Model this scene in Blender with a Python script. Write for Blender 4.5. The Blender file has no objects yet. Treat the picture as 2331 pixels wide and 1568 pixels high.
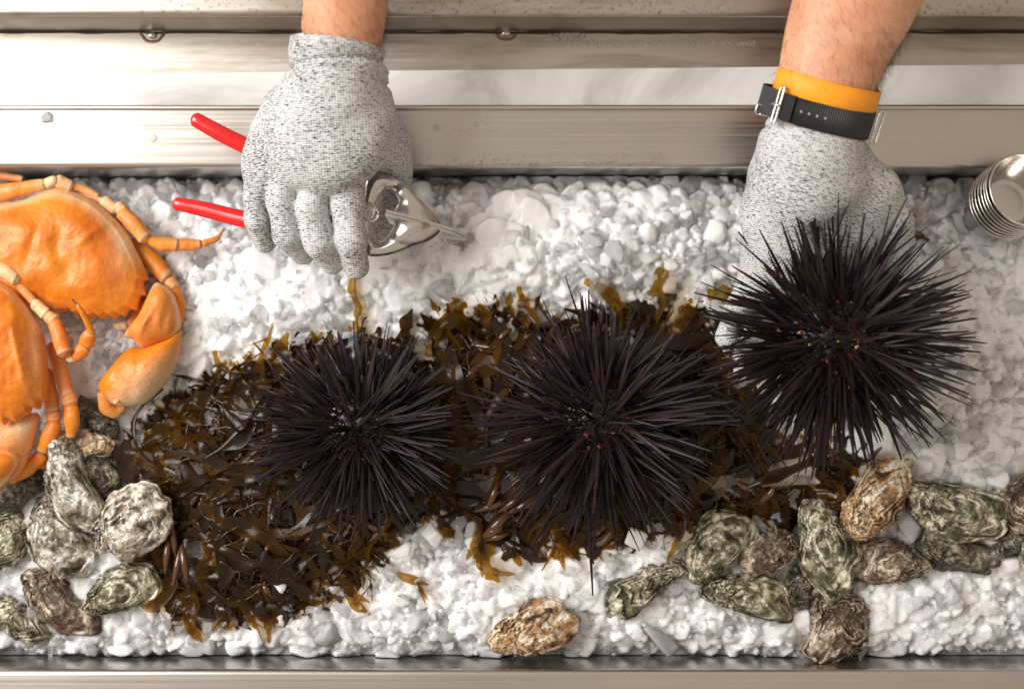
import bpy, math, random
import numpy as np
from mathutils import Vector, Matrix

sc = bpy.context.scene
col = sc.collection
rng = np.random.default_rng(11)

# ---------------------------------------------------------------- camera, world, lamps
DIST = 1.083                       # camera height over the ice, metres
CAM_W = 0.78                       # metres seen across at z = 0
cam_d = bpy.data.cameras.new("camera")
cam = bpy.data.objects.new("camera", cam_d)
col.objects.link(cam)
cam.location = (0, 0, DIST)
cam_d.lens = 50.0
cam_d.sensor_width = 36.0
cam_d.clip_start = 0.05
cam_d.clip_end = 50
cam_d.dof.use_dof = True
cam_d.dof.focus_distance = DIST - 0.075
cam_d.dof.aperture_fstop = 3.5
sc.camera = cam

world = bpy.data.worlds.new("World")
sc.world = world
world.use_nodes = True
bgn = world.node_tree.nodes["Background"]
bgn.inputs[0].default_value = (0.53, 0.45, 0.375, 1)
bgn.inputs[1].default_value = 1.0


def area_lamp(name, loc, target, sx, sy, power, color):
    d = bpy.data.lights.new(name, 'AREA')
    d.shape = 'RECTANGLE'
    d.size, d.size_y = sx, sy
    d.energy = power
    d.color = color
    o = bpy.data.objects.new(name, d)
    col.objects.link(o)
    o.location = loc
    o.rotation_euler = (Vector(target) - Vector(loc)).to_track_quat('-Z', 'Y').to_euler()
    return o


area_lamp("window_light", (-1.55, 0.55, 1.45), (0.0, 0.0, 0.0), 1.3, 1.5, 68, (1.0, 0.98, 0.96))

sc.view_settings.view_transform = 'Standard'
sc.view_settings.look = 'None'
sc.view_settings.exposure = 0.0
sc.view_settings.gamma = 1.0
sc.cycles.use_denoising = True
sc.cycles.max_bounces = 10
sc.cycles.transparent_max_bounces = 24
sc.cycles.transmission_bounces = 6
sc.cycles.caustics_reflective = False
sc.cycles.caustics_refractive = False

# ---------------------------------------------------------------- helpers
PX = CAM_W / 2331.0                # metres per picture unit at z = 0


def S(zc):
    return PX * (DIST - zc * 0.01) / DIST


def W(u, v, zc=0.0):
    s = S(zc)
    return np.array([(u - 1165.5) * s, (784.0 - v) * s, zc * 0.01])


def link(o, parent=None):
    col.objects.link(o)
    if parent is not None:
        o.parent = parent
    return o


def base_of(o):
    b = np.zeros(3)
    while o is not None:
        b = b + np.array(o.location)
        o = o.parent
    return b


def thing(name, label, cat, loc, group=None, kind=None):
    o = bpy.data.objects.new(name, None)
    o.empty_display_size = 0.02
    col.objects.link(o)
    o.location = tuple(float(a) for a in loc)
    tag(o, label, cat, group, kind)
    return o


def tag(o, label=None, cat=None, group=None, kind=None):
    if label: o['label'] = label
    if cat: o['category'] = cat
    if group: o['group'] = group
    if kind: o['kind'] = kind
    return o


def mesh_np(name, V, faces, mats=(), smooth=True, attrs=None, midx=None):
    """faces: list of (n,k) int arrays"""
    me = bpy.data.meshes.new(name)
    V = np.asarray(V, dtype=np.float64)
    faces = [np.asarray(f, dtype=np.int64) for f in faces if len(f)]
    nl = sum(f.size for f in faces)
    npoly = sum(len(f) for f in faces)
    me.vertices.add(len(V))
    me.vertices.foreach_set("co", V.astype(np.float32).ravel())
    me.loops.add(nl)
    me.loops.foreach_set("vertex_index", np.concatenate([f.ravel() for f in faces]).astype(np.int32))
    me.polygons.add(npoly)
    tot = np.concatenate([np.full(len(f), f.shape[1]) for f in faces])
    st = np.concatenate([[0], np.cumsum(tot)[:-1]])
    me.polygons.foreach_set("loop_start", st.astype(np.int32))
    me.polygons.foreach_set("loop_total", tot.astype(np.int32))
    me.update(calc_edges=True)
    me.validate()
    for m in (mats if isinstance(mats, (list, tuple)) else [mats]):
        me.materials.append(m)
    if midx is not None and len(me.polygons) == len(midx):
        me.polygons.foreach_set("material_index", np.asarray(midx, dtype=np.int32))
    me.polygons.foreach_set("use_smooth", np.full(len(me.polygons), smooth))
    if attrs:
        for k, a in attrs.items():
            a = np.asarray(a, dtype=np.float32)
            if a.ndim == 1:
                at = me.attributes.new(k, 'FLOAT', 'POINT')
                at.data.foreach_set("value", a)
            else:
                at = me.attributes.new(k, 'FLOAT_VECTOR', 'POINT')
                at.data.foreach_set("vector", a.ravel())
    me.update()
    return me


def part(name, V, faces, mats, parent=None, **kw):
    """a mesh given in world coordinates, hung under its parent"""
    V = np.asarray(V, dtype=np.float64)
    if parent is not None:
        V = V - base_of(parent)
        o = bpy.data.objects.new(name, mesh_np(name, V, faces, mats, **kw))
        link(o, parent)
    else:
        c = (V.min(0) + V.max(0)) / 2
        c[2] = V[:, 2].min()
        o = bpy.data.objects.new(name, mesh_np(name, V - c, faces, mats, **kw))
        link(o)
        o.location = tuple(c)
    return o


class Bag:
    def __init__(self):
        self.V, self.Q, self.T, self.n, self.A = [], [], [], 0, []

    def add(self, V, F, a=None):
        V = np.asarray(V, float)
        for f in F:
            f = np.asarray(f)
            if len(f):
                (self.Q if f.shape[1] == 4 else self.T).append(f + self.n)
        self.V.append(V)
        if a is not None:
            self.A.append(np.broadcast_to(np.asarray(a, float), (len(V),)) if np.ndim(a) <= 1 else a)
        self.n += len(V)

    def data(self):
        F = []
        if self.Q: F.append(np.concatenate(self.Q))
        if self.T: F.append(np.concatenate(self.T))
        return np.concatenate(self.V), F

    def part(self, name, mats, parent=None, attr=None, **kw):
        V, F = self.data()
        if attr: kw.setdefault('attrs', {})[attr] = np.concatenate(self.A)
        return part(name, V, F, mats, parent, **kw)


def _h(ix, iy, iz):
    h = (ix * 73856093) ^ (iy * 19349663) ^ (iz * 83492791)
    h = (h ^ (h >> 13)) * 1274126177
    h = h & 0x7fffffff
    h = ((h ^ (h >> 16)) * 668265263) & 0x7fffffff
    return ((h >> 3) & 0xffff) / 65535.0


def vnoise(p):
    p = np.asarray(p, float)
    i = np.floor(p).astype(np.int64)
    f = p - i
    f = f * f * (3 - 2 * f)
    x, y, z = i[..., 0], i[..., 1], i[..., 2]
    fx, fy, fz = f[..., 0], f[..., 1], f[..., 2]
    r = 0
    for dx in (0, 1):
        wx = fx if dx else 1 - fx
        for dy in (0, 1):
            wy = fy if dy else 1 - fy
            for dz in (0, 1):
                wz = fz if dz else 1 - fz
                r = r + wx * wy * wz * _h(x + dx, y + dy, z + dz)
    return r * 2 - 1


def fbm(p, o=3, g=2.03):
    r, a = 0, 1.0
    p = np.asarray(p, float)
    for k in range(o):
        r = r + a * vnoise(p + 17.3 * k)
        p = p * g
        a *= 0.5
    return r


def catmull(P, n):
    P = np.asarray(P, float)
    if len(P) == 2:
        t = np.linspace(0, 1, n)[:, None]
        return P[0] * (1 - t) + P[1] * t
    Q = np.vstack([2 * P[0] - P[1], P, 2 * P[-1] - P[-2]])
    ts = np.linspace(0, len(P) - 1, n)
    out = []
    for t in ts:
        i = min(int(t), len(P) - 2)
        f = t - i
        a, b, c, d = Q[i], Q[i + 1], Q[i + 2], Q[i + 3]
        out.append(0.5 * ((2 * b) + (-a + c) * f + (2 * a - 5 * b + 4 * c - d) * f * f + (-a + 3 * b - 3 * c + d) * f ** 3))
    return np.array(out)


def frames(C, up=(0, 0, 1)):
    T = np.gradient(C, axis=0)
    T /= np.linalg.norm(T, axis=1)[:, None] + 1e-12
    up = np.asarray(up, float)
    A = np.cross(np.broadcast_to(up, T.shape), T)
    ln = np.linalg.norm(A, axis=1)[:, None]
    A = np.where(ln > 1e-4, A / (ln + 1e-12), np.array([1.0, 0, 0]))
    B = np.cross(T, A)
    return T, A, B


def tube_np(C, ra, rb=None, sides=12, caps=True, up=(0, 0, 1)):
    """C (n,3) ra half width, rb half height per ring"""
    C = np.asarray(C, float)
    n = len(C)
    ra = np.broadcast_to(np.asarray(ra, float), (n,))
    rb = ra if rb is None else np.broadcast_to(np.asarray(rb, float), (n,))
    T, A, B = frames(C, up)
    th = np.arange(sides) * 2 * math.pi / sides
    V = C[:, None, :] + A[:, None, :] * (np.cos(th)[None, :, None] * ra[:, None, None]) + B[:, None, :] * (np.sin(th)[None, :, None] * rb[:, None, None])
    V = V.reshape(-1, 3)
    i = np.arange(n - 1)[:, None] * sides
    j = np.arange(sides)[None, :]
    j2 = (j + 1) % sides
    F = np.stack([i + j, i + j2, i + sides + j2, i + sides + j], -1).reshape(-1, 4)
    Fs = [F]
    if caps:
        V = np.vstack([V, C[0], C[-1]])
        a, b = n * sides, n * sides + 1
        jj = np.arange(sides)
        j2 = (jj + 1) % sides
        Fs.append(np.vstack([np.stack([np.full(sides, a), j2, jj], -1), np.stack([np.full(sides, b), (n - 1) * sides + jj, (n - 1) * sides + j2], -1)]))
    return V, Fs


def capsule_np(pts, rads, n=14, sides=14, flat=1.0, endround=True):
    """rounded limb segment through pts (world), radii per point"""
    P = np.asarray(pts, float)
    R = np.asarray(rads, float)
    C = catmull(P, n)
    r = np.interp(np.linspace(0, len(P) - 1, n), np.arange(len(P)), R)
    if endround:
        T = np.gradient(C, axis=0)
        T /= np.linalg.norm(T, axis=1)[:, None]
        a = np.array([0.0, 0.3, 0.62, 0.86])
        pre = np.array([C[0] - T[0] * r[0] * (1 - k) * 0.75 for k in (0.0, 0.25, 0.55, 0.8)])
        post = np.array([C[-1] + T[-1] * r[-1] * (1 - k) * 0.75 for k in (0.8, 0.55, 0.25, 0.0)])
        rr = np.array([0.12, 0.6, 0.85, 0.96])
        C = np.vstack([pre, C, post])
        r = np.concatenate([rr * r[0], r, rr[::-1] * r[-1]])
    return tube_np(C, r, r * flat, sides)


def ico(sub):
    t = (1 + 5 ** 0.5) / 2
    V = np.array([[-1, t, 0], [1, t, 0], [-1, -t, 0], [1, -t, 0], [0, -1, t], [0, 1, t], [0, -1, -t], [0, 1, -t], [t, 0, -1], [t, 0, 1], [-t, 0, -1], [-t, 0, 1]], float)
    V /= np.linalg.norm(V, axis=1)[:, None]
    F = [[0, 11, 5], [0, 5, 1], [0, 1, 7], [0, 7, 10], [0, 10, 11], [1, 5, 9], [5, 11, 4], [11, 10, 2], [10, 7, 6], [7, 1, 8], [3, 9, 4], [3, 4, 2], [3, 2, 6], [3, 6, 8], [3, 8, 9], [4, 9, 5], [2, 4, 11], [6, 2, 10], [8, 6, 7], [9, 8, 1]]
    V = [tuple(v) for v in V]
    for _ in range(sub):
        c, G = {}, []

        def mid(a, b):
            k = (min(a, b), max(a, b))
            if k not in c:
                m = (np.array(V[a]) + np.array(V[b])) / 2
                V.append(tuple(m / np.linalg.norm(m)))
                c[k] = len(V) - 1
            return c[k]
        for a, b, d in F:
            x, y, z = mid(a, b), mid(b, d), mid(d, a)
            G += [[a, x, z], [b, y, x], [d, z, y], [x, y, z]]
        F = G
    return np.array(V), np.array(F)


ICO = [ico(k) for k in range(5)]


def surface_nets(F, origin, h):
    nx, ny, nz = F.shape
    ins = F < 0
    c = np.zeros((nx - 1, ny - 1, nz - 1), int)
    for dx in (0, 1):
        for dy in (0, 1):
            for dz in (0, 1):
                c += ins[dx:nx - 1 + dx, dy:ny - 1 + dy, dz:nz - 1 + dz]
    act = (c > 0) & (c < 8)
    idx = -np.ones(act.shape, int)
    I = np.argwhere(act)
    idx[act] = np.arange(len(I))
    acc = np.zeros((len(I), 3))
    cnt = np.zeros(len(I))
    cor = [(a, b, d) for a in (0, 1) for b in (0, 1) for d in (0, 1)]
    for a in cor:
        for ax in range(3):
            if a[ax]: continue
            b = list(a)
            b[ax] = 1
            fa = F[I[:, 0] + a[0], I[:, 1] + a[1], I[:, 2] + a[2]]
            fb = F[I[:, 0] + b[0], I[:, 1] + b[1], I[:, 2] + b[2]]
            m = (fa < 0) != (fb < 0)
            t = np.where(m, fa / np.where(m, fa - fb, 1), 0)
            p = np.tile(np.array(a, float), (len(I), 1))
            p[:, ax] += t
            acc += p * m[:, None]
            cnt += m
    V = (I + acc / cnt[:, None]) * h + origin
    Q = []
    for ax in range(3):
        sl0 = [slice(None)] * 3
        sl1 = [slice(None)] * 3
        sl0[ax] = slice(0, -1)
        sl1[ax] = slice(1, None)
        m = ins[tuple(sl0)] != ins[tuple(sl1)]
        E = np.argwhere(m)
        b, d = (ax + 1) % 3, (ax + 2) % 3
        ok = (E[:, b] > 0) & (E[:, d] > 0) & (E[:, b] < F.shape[b] - 1) & (E[:, d] < F.shape[d] - 1)
        E = E[ok]
        s = ins[E[:, 0], E[:, 1], E[:, 2]]

        def cell(ob, od):
            G = E.copy()
            G[:, b] -= ob
            G[:, d] -= od
            return idx[G[:, 0], G[:, 1], G[:, 2]]
        q = np.stack([cell(1, 1), cell(0, 1), cell(0, 0), cell(1, 0)], -1)
        q[~s] = q[~s][:, ::-1]
        Q.append(q)
    Q = np.concatenate(Q)
    Q = Q[(Q >= 0).all(1)]
    return V, Q


def smin(a, b, k):
    h = np.clip(0.5 + 0.5 * (b - a) / k, 0, 1)
    return b * (1 - h) + a * h - k * h * (1 - h)


class Field:
    def __init__(self, lo, hi, h):
        self.lo = np.asarray(lo, float)
        self.h = h
        n = np.ceil((np.asarray(hi) - self.lo) / h).astype(int) + 1
        g = [self.lo[k] + np.arange(n[k]) * h for k in range(3)]
        self.X, self.Y, self.Z = np.meshgrid(*g, indexing='ij')

    def cone(self, a, b, ra, rb, flat=None):
        a = np.asarray(a, float); b = np.asarray(b, float)
        d = b - a
        L2 = (d * d).sum()
        px, py, pz = self.X - a[0], self.Y - a[1], self.Z - a[2]
        t = np.clip((px * d[0] + py * d[1] + pz * d[2]) / L2, 0, 1)
        qx, qy, qz = px - d[0] * t, py - d[1] * t, pz - d[2] * t
        if flat: qz = qz / flat
        return np.sqrt(qx * qx + qy * qy + qz * qz) - (ra + (rb - ra) * t)

    def chain(self, pts, rads, k=0.003, flat=None):
        f = None
        for i in range(len(pts) - 1):
            c = self.cone(pts[i], pts[i + 1], rads[i], rads[i + 1], flat)
            f = c if f is None else smin(f, c, k)
        return f

    def ell(self, c, r, ang=0.0):
        ca, sa = math.cos(ang), math.sin(ang)
        x, y = self.X - c[0], self.Y - c[1]
        x, y = (x * ca + y * sa) / r[0], (-x * sa + y * ca) / r[1]
        z = (self.Z - c[2]) / r[2]
        q = np.sqrt(x * x + y * y + z * z)
        return (q - 1) * min(r)

    def P(self):
        return np.stack([self.X, self.Y, self.Z], -1)


def poly_sdf(px, py, poly):
    poly = np.asarray(poly, float)
    d = np.full(px.shape, 1e9)
    inside = np.zeros(px.shape, bool)
    n = len(poly)
    for i in range(n):
        a, b = poly[i], poly[(i + 1) % n]
        e = b - a
        wx, wy = px - a[0], py - a[1]
        t = np.clip((wx * e[0] + wy * e[1]) / (e @ e + 1e-18), 0, 1)
        d = np.minimum(d, (wx - e[0] * t) ** 2 + (wy - e[1] * t) ** 2)
        c = ((a[1] > py) != (b[1] > py))
        xx = a[0] + (py - a[1]) / (e[1] if abs(e[1]) > 1e-12 else 1e-12) * e[0]
        inside ^= c & (px < xx)
    d = np.sqrt(d)
    return np.where(inside, -d, d)


def closed_smooth(poly, n):
    P = np.asarray(poly, float)
    m = len(P)
    Q = np.vstack([P[-1], P, P[0], P[1]])
    out = []
    for t in np.linspace(0, m, n, endpoint=False):
        i = int(t)
        f = t - i
        a, b, c, d = Q[i], Q[i + 1], Q[i + 2], Q[i + 3]
        out.append(0.5 * ((2 * b) + (-a + c) * f + (2 * a - 5 * b + 4 * c - d) * f * f + (-a + 3 * b - 3 * c + d) * f ** 3))
    return np.array(out)


def star_radius(poly, c, nt):
    poly = np.asarray(poly, float) - np.asarray(c, float)
    th = np.arange(nt) * 2 * math.pi / nt
    D = np.stack([np.cos(th), np.sin(th)], -1)
    A = poly
    B = np.roll(poly, -1, 0)
    E = B - A
    den = D[:, None, 0] * E[None, :, 1] - D[:, None, 1] * E[None, :, 0]
    den = np.where(abs(den) < 1e-15, 1e-15, den)
    t = (A[None, :, 0] * E[None, :, 1] - A[None, :, 1] * E[None, :, 0]) / den
    s = (A[None, :, 0] * D[:, None, 1] - A[None, :, 1] * D[:, None, 0]) / den
    t = np.where((s >= 0) & (s <= 1) & (t > 0), t, -1)
    r = t.max(1)
    med = np.median(r[r > 0])
    return np.where(r > 0, r, med), th


def polar_shell(r, th, c, z0, top, bot, nr=36, power=0.8, inner=0):
    """closed shell: top(rho, th, x, y) and bot(...) give heights over z0"""
    rs = r
    if inner:
        k = np.exp(-(np.arange(-inner * 2, inner * 2 + 1) / inner) ** 2)
        rs = np.convolve(np.concatenate([r[-inner * 2:], r, r[:inner * 2]]), k / k.sum(), 'valid')
    nt = len(th)
    rho = (np.arange(1, nr + 1) / nr) ** power
    RH, TH = np.meshgrid(rho, th, indexing='ij')
    wq = np.clip((RH - 0.82) / 0.18, 0, 1) ** 1.4
    re = rs[None, :] * (1 - wq) + r[None, :] * wq
    X = c[0] + RH * re * np.cos(TH)
    Y = c[1] + RH * re * np.sin(TH)
    Zt = z0 + top(RH, TH, X, Y)
    Zb = z0 + bot(RH, TH, X, Y)
    zc = z0 + top(np.zeros((1, 1)), np.zeros((1, 1)), np.full((1, 1), c[0]), np.full((1, 1), c[1]))[0, 0]
    zb = z0 + bot(np.zeros((1, 1)), np.zeros((1, 1)), np.full((1, 1), c[0]), np.full((1, 1), c[1]))[0, 0]
    Vt = np.stack([X, Y, Zt], -1).reshape(-1, 3)
    Vb = np.stack([X, Y, Zb], -1)[:-1].reshape(-1, 3)
    V = np.vstack([Vt, Vb, [[c[0], c[1], zc]], [[c[0], c[1], zb]]])
    i = np.arange(nr - 1)[:, None] * nt
    j = np.arange(nt)[None, :]
    j2 = (j + 1) % nt
    Q = [np.stack([i + j, i + nt + j, i + nt + j2, i + j2], -1).reshape(-1, 4)]
    o = nr * nt
    i = np.arange(nr - 2)[:, None] * nt
    Q.append(np.stack([o + i + j, o + i + j2, o + i + nt + j2, o + i + nt + j], -1).reshape(-1, 4))
    jj = np.arange(nt)
    k2 = (jj + 1) % nt
    Q.append(np.stack([o + (nr - 2) * nt + jj, o + (nr - 2) * nt + k2, (nr - 1) * nt + k2, (nr - 1) * nt + jj], -1))
    ct = len(V) - 2
    cb = len(V) - 1
    T = np.vstack([np.stack([np.full(nt, ct), jj, k2], -1), np.stack([np.full(nt, cb), o + k2, o + jj], -1)])
    rr = np.concatenate([RH.ravel(), RH[:-1].ravel(), [0, 0]])
    tt = np.concatenate([TH.ravel(), TH[:-1].ravel(), [0, 0]])
    return V, [np.vstack(Q), T], rr, tt


# ---------------------------------------------------------------- materials
def new_mat(name):
    m = bpy.data.materials.new(name)
    m.use_nodes = True
    nt = m.node_tree
    return m, nt, nt.nodes["Principled BSDF"]


def N(nt, typ, **kw):
    n = nt.nodes.new(typ)
    for k, v in kw.items():
        if k.startswith('i_'):
            n.inputs[k[2:].replace('_', ' ')].default_value = v
        else:
            setattr(n, k, v)
    return n


def noise(nt, scale, detail=3, rough=0.55, coord=None, dist=0.0, vscale=None):
    n = N(nt, 'ShaderNodeTexNoise')
    n.inputs['Scale'].default_value = scale
    n.inputs['Detail'].default_value = detail
    n.inputs['Roughness'].default_value = rough
    n.inputs['Distortion'].default_value = dist
    if coord is None:
        tc = N(nt, 'ShaderNodeTexCoord')
        coord = tc.outputs['Object']
    if vscale is not None:
        mp = N(nt, 'ShaderNodeMapping')
        mp.inputs['Scale'].default_value = vscale
        nt.links.new(coord, mp.inputs[0])
        coord = mp.outputs[0]
    nt.links.new(coord, n.inputs['Vector'])
    return n


def ramp(nt, src, stops, interp='LINEAR'):
    r = N(nt, 'ShaderNodeValToRGB')
    r.color_ramp.interpolation = interp
    e = r.color_ramp.elements
    while len(e) < len(stops): e.new(0.5)
    for k, (p, c) in enumerate(stops):
        e[k].position = p
        e[k].color = (c, c, c, 1) if isinstance(c, (int, float)) else (*c, 1)
    nt.links.new(src, r.inputs[0])
    return r


def mixc(nt, f, a, b, typ='MIX'):
    m = N(nt, 'ShaderNodeMix', data_type='RGBA', blend_type=typ)
    if isinstance(f, (int, float)): m.inputs[0].default_value = f
    else: nt.links.new(f, m.inputs[0])
    for k, x in ((6, a), (7, b)):
        if isinstance(x, tuple): m.inputs[k].default_value = (*x, 1)
        else: nt.links.new(x, m.inputs[k])
    return m.outputs[2]


def bump(nt, bs, h, strength, dist, prev=None):
    b = N(nt, 'ShaderNodeBump')
    b.inputs['Strength'].default_value = strength
    b.inputs['Distance'].default_value = dist
    nt.links.new(h, b.inputs['Height'])
    if prev is not None: nt.links.new(prev, b.inputs['Normal'])
    nt.links.new(b.outputs[0], bs.inputs['Normal'])
    return b.outputs[0]


def attr(nt, name):
    a = N(nt, 'ShaderNodeAttribute')
    a.attribute_name = name
    return a


def math_(nt, op, a, b=None):
    m = N(nt, 'ShaderNodeMath', operation=op)
    for k, x in enumerate((a, b)):
        if x is None: continue
        if isinstance(x, (int, float)): m.inputs[k].default_value = x
        else: nt.links.new(x, m.inputs[k])
    return m.outputs[0]


def mat_steel(name, base=(0.60, 0.565, 0.52), rough=0.26, brush=(3, 420, 420), bs_=0.07, spots=False):
    m, nt, b = new_mat(name)
    b.inputs['Metallic'].default_value = 1
    n = noise(nt, 1.0, 4, 0.6, vscale=brush)
    n2 = noise(nt, 9.0, 4, 0.6, vscale=(1, 2.5, 1))
    r = ramp(nt, n2.outputs[0], [(0.3, tuple(x * 0.86 for x in base)), (0.7, base)])
    c = mixc(nt, math_(nt, 'MULTIPLY', n.outputs[0], 0.22), r.outputs[0], tuple(x * 0.78 for x in base))
    rr = ramp(nt, n.outputs[0], [(0.3, rough - 0.07), (0.7, rough + 0.09)])
    if name == 'wet_steel':
        gr = noise(nt, 1.0, 4, 0.65, vscale=(9, 55, 1), dist=0.6)
        gm = ramp(nt, gr.outputs[0], [(0.50, 0.0), (0.66, 1.0)])
        c = mixc(nt, math_(nt, 'MULTIPLY', gm.outputs[0], 0.55), c, (0.30, 0.23, 0.17))
        gr2 = noise(nt, 1.0, 5, 0.7, vscale=(40, 90, 1))
        gm2 = ramp(nt, gr2.outputs[0], [(0.60, 0.0), (0.70, 1.0)])
        c = mixc(nt, math_(nt, 'MULTIPLY', gm2.outputs[0], 0.4), c, (0.72, 0.69, 0.65))
    if spots:
        v = noise(nt, 75, 2, 0.5)
        sp = ramp(nt, v.outputs[0], [(0.66, 0.0), (0.70, 1.0)])
        c = mixc(nt, math_(nt, 'MULTIPLY', sp.outputs[0], 0.6), c, (0.12, 0.12, 0.14))
        v2 = noise(nt, 40, 3, 0.6)
        sp2 = ramp(nt, v2.outputs[0], [(0.5, 0.0), (0.72, 1.0)])
        c = mixc(nt, math_(nt, 'MULTIPLY', sp2.outputs[0], 0.35), c, (0.45, 0.27, 0.16))
    nt.links.new(c, b.inputs['Base Color'])
    nt.links.new(rr.outputs[0], b.inputs['Roughness'])
    bump(nt, b, n.outputs[0], bs_, 0.0004)
    return m


M = {}
M['steel'] = mat_steel('brushed_steel', (0.64, 0.60, 0.55), 0.30)
M['steel_dirty'] = mat_steel('wet_steel', (0.58, 0.53, 0.47), 0.34, (4, 200, 200), 0.15)
M['steel_tool'] = mat_steel('polished_steel', (0.74, 0.71, 0.67), 0.27, (60, 60, 60), 0.05, spots=True)
M['steel_cup'] = mat_steel('cup_steel', (0.67, 0.64, 0.59), 0.2, (300, 300, 300), 0.1)
M['steel_buckle'] = mat_steel('buckle_steel', (0.75, 0.73, 0.68), 0.25, (200, 200, 200), 0.05)


def mat_marble():
    m, nt, b = new_mat('marble')
    n = noise(nt, 7, 5, 0.6, vscale=(1, 1.6, 1), dist=0.8)
    v = noise(nt, 4, 4, 0.55, vscale=(1.2, 1.6, 1), dist=0.9)
    vein = ramp(nt, math_(nt, 'ABSOLUTE', math_(nt, 'SUBTRACT', v.outputs[0], 0.52)), [(0.0, 0.8), (0.02, 0.35), (0.06, 0.0)])
    c = ramp(nt, n.outputs[0], [(0.36, (0.46, 0.45, 0.43)), (0.47, (0.68, 0.67, 0.655)), (0.6, (0.78, 0.77, 0.755))])
    cc = mixc(nt, math_(nt, 'MULTIPLY', vein.outputs[0], 0.3), c.outputs[0], (0.42, 0.38, 0.36))
    nt.links.new(cc, b.inputs['Base Color'])
    b.inputs['Roughness'].default_value = 0.35
    b.inputs['Specular IOR Level'].default_value = 0.35
    return m


M['marble'] = mat_marble()


def mat_ice(name, clear=0.25, white=(0.93, 0.93, 0.925), rough=0.3):
    m, nt, b = new_mat(name)
    g = N(nt, 'ShaderNodeNewGeometry')
    rnd = g.outputs['Random Per Island']
    n = noise(nt, 90, 4, 0.6)
    n2 = noise(nt, 420, 2, 0.5)
    big = noise(nt, 11, 4, 0.6)
    c = ramp(nt, math_(nt, 'ADD', math_(nt, 'MULTIPLY', big.outputs[0], 0.7), math_(nt, 'MULTIPLY', n.outputs[0], 0.3)), [(0.36, tuple(x * 0.84 for x in white)), (0.58, white)])
    nt.links.new(c.outputs[0], b.inputs['Base Color'])
    b.inputs['Subsurface Weight'].default_value = 1.0
    b.inputs['Subsurface Radius'].default_value = (1.0, 1.0, 1.0)
    b.inputs['Subsurface Scale'].default_value = 0.008
    b.inputs['IOR'].default_value = 1.31
    rr = ramp(nt, n.outputs[0], [(0.35, rough - 0.12), (0.65, rough + 0.12)])
    nt.links.new(rr.outputs[0], b.inputs['Roughness'])
    tr = ramp(nt, rnd, [(0.0, clear * 0.35), (0.75, clear), (1.0, min(1, clear * 2.6))])
    nt.links.new(tr.outputs[0], b.inputs['Transmission Weight'])
    p = bump(nt, b, n.outputs[0], 0.3, 0.0012)
    bump(nt, b, n2.outputs[0], 0.25, 0.0004, p)
    return m


M['ice'] = mat_ice('crushed_ice', 0.0, (0.91, 0.915, 0.92), 0.18)


def mat_loose():
    m, nt, b = new_mat('loose_ice')
    out = nt.nodes['Material Output']
    n = noise(nt, 160, 4, 0.6)
    b.inputs['Base Color'].default_value = (0.97, 0.975, 0.985, 1)
    b.inputs['Roughness'].default_value = 0.14
    b.inputs['IOR'].default_value = 1.36
    p = bump(nt, b, n.outputs[0], 0.4, 0.0012)
    t = N(nt, 'ShaderNodeBsdfTranslucent')
    t.inputs[0].default_value = (0.98, 0.985, 0.99, 1)
    tr = N(nt, 'ShaderNodeBsdfTransparent')
    tr.inputs[0].default_value = (0.99, 0.99, 0.99, 1)
    g = N(nt, 'ShaderNodeNewGeometry')
    m1 = N(nt, 'ShaderNodeMixShader')
    m1.inputs[0].default_value = 0.55
    nt.links.new(b.outputs[0], m1.inputs[1])
    nt.links.new(t.outputs[0], m1.inputs[2])
    m2 = N(nt, 'ShaderNodeMixShader')
    f = ramp(nt, g.outputs['Random Per Island'], [(0.0, 0.10), (0.5, 0.50), (1.0, 0.85)])
    nt.links.new(f.outputs[0], m2.inputs[0])
    nt.links.new(m1.outputs[0], m2.inputs[1])
    nt.links.new(tr.outputs[0], m2.inputs[2])
    gl = N(nt, 'ShaderNodeBsdfGlossy')
    gl.inputs['Roughness'].default_value = 0.10
    nt.links.new(p, gl.inputs['Normal'])
    fr_ = N(nt, 'ShaderNodeFresnel')
    fr_.inputs['IOR'].default_value = 1.22
    m3 = N(nt, 'ShaderNodeMixShader')
    nt.links.new(fr_.outputs[0], m3.inputs[0])
    nt.links.new(m2.outputs[0], m3.inputs[1])
    nt.links.new(gl.outputs[0], m3.inputs[2])
    nt.links.new(m3.outputs[0], out.inputs[0])
    return m


M['ice_loose'] = mat_loose()


def mat_glassy():
    m, nt, b = new_mat('glassy_ice')
    b.inputs['Base Color'].default_value = (0.985, 0.99, 0.99, 1)
    b.inputs['Transmission Weight'].default_value = 0.93
    b.inputs['IOR'].default_value = 1.12
    n = noise(nt, 60, 3, 0.6)
    rr = ramp(nt, n.outputs[0], [(0.4, 0.03), (0.62, 0.35)])
    nt.links.new(rr.outputs[0], b.inputs['Roughness'])
    bump(nt, b, noise(nt, 210, 3, 0.6).outputs[0], 0.35, 0.0010)
    return m


M['ice_glassy'] = mat_glassy()
M['ice_clear'] = mat_ice('clear_ice', 0.6, (0.97, 0.98, 0.98), 0.18)


def mat_water():
    m, nt, b = new_mat('water')
    out = nt.nodes['Material Output']
    tr = N(nt, 'ShaderNodeBsdfTransparent')
    tr.inputs[0].default_value = (0.93, 0.93, 0.93, 1)
    gl = N(nt, 'ShaderNodeBsdfGlossy')
    gl.inputs['Roughness'].default_value = 0.04
    fr_ = N(nt, 'ShaderNodeFresnel')
    fr_.inputs['IOR'].default_value = 1.28
    mx = N(nt, 'ShaderNodeMixShader')
    nt.links.new(fr_.outputs[0], mx.inputs[0])
    nt.links.new(tr.outputs[0], mx.inputs[1])
    nt.links.new(gl.outputs[0], mx.inputs[2])
    nt.links.new(mx.outputs[0], out.inputs[0])
    return m


M['water'] = mat_water()


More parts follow.
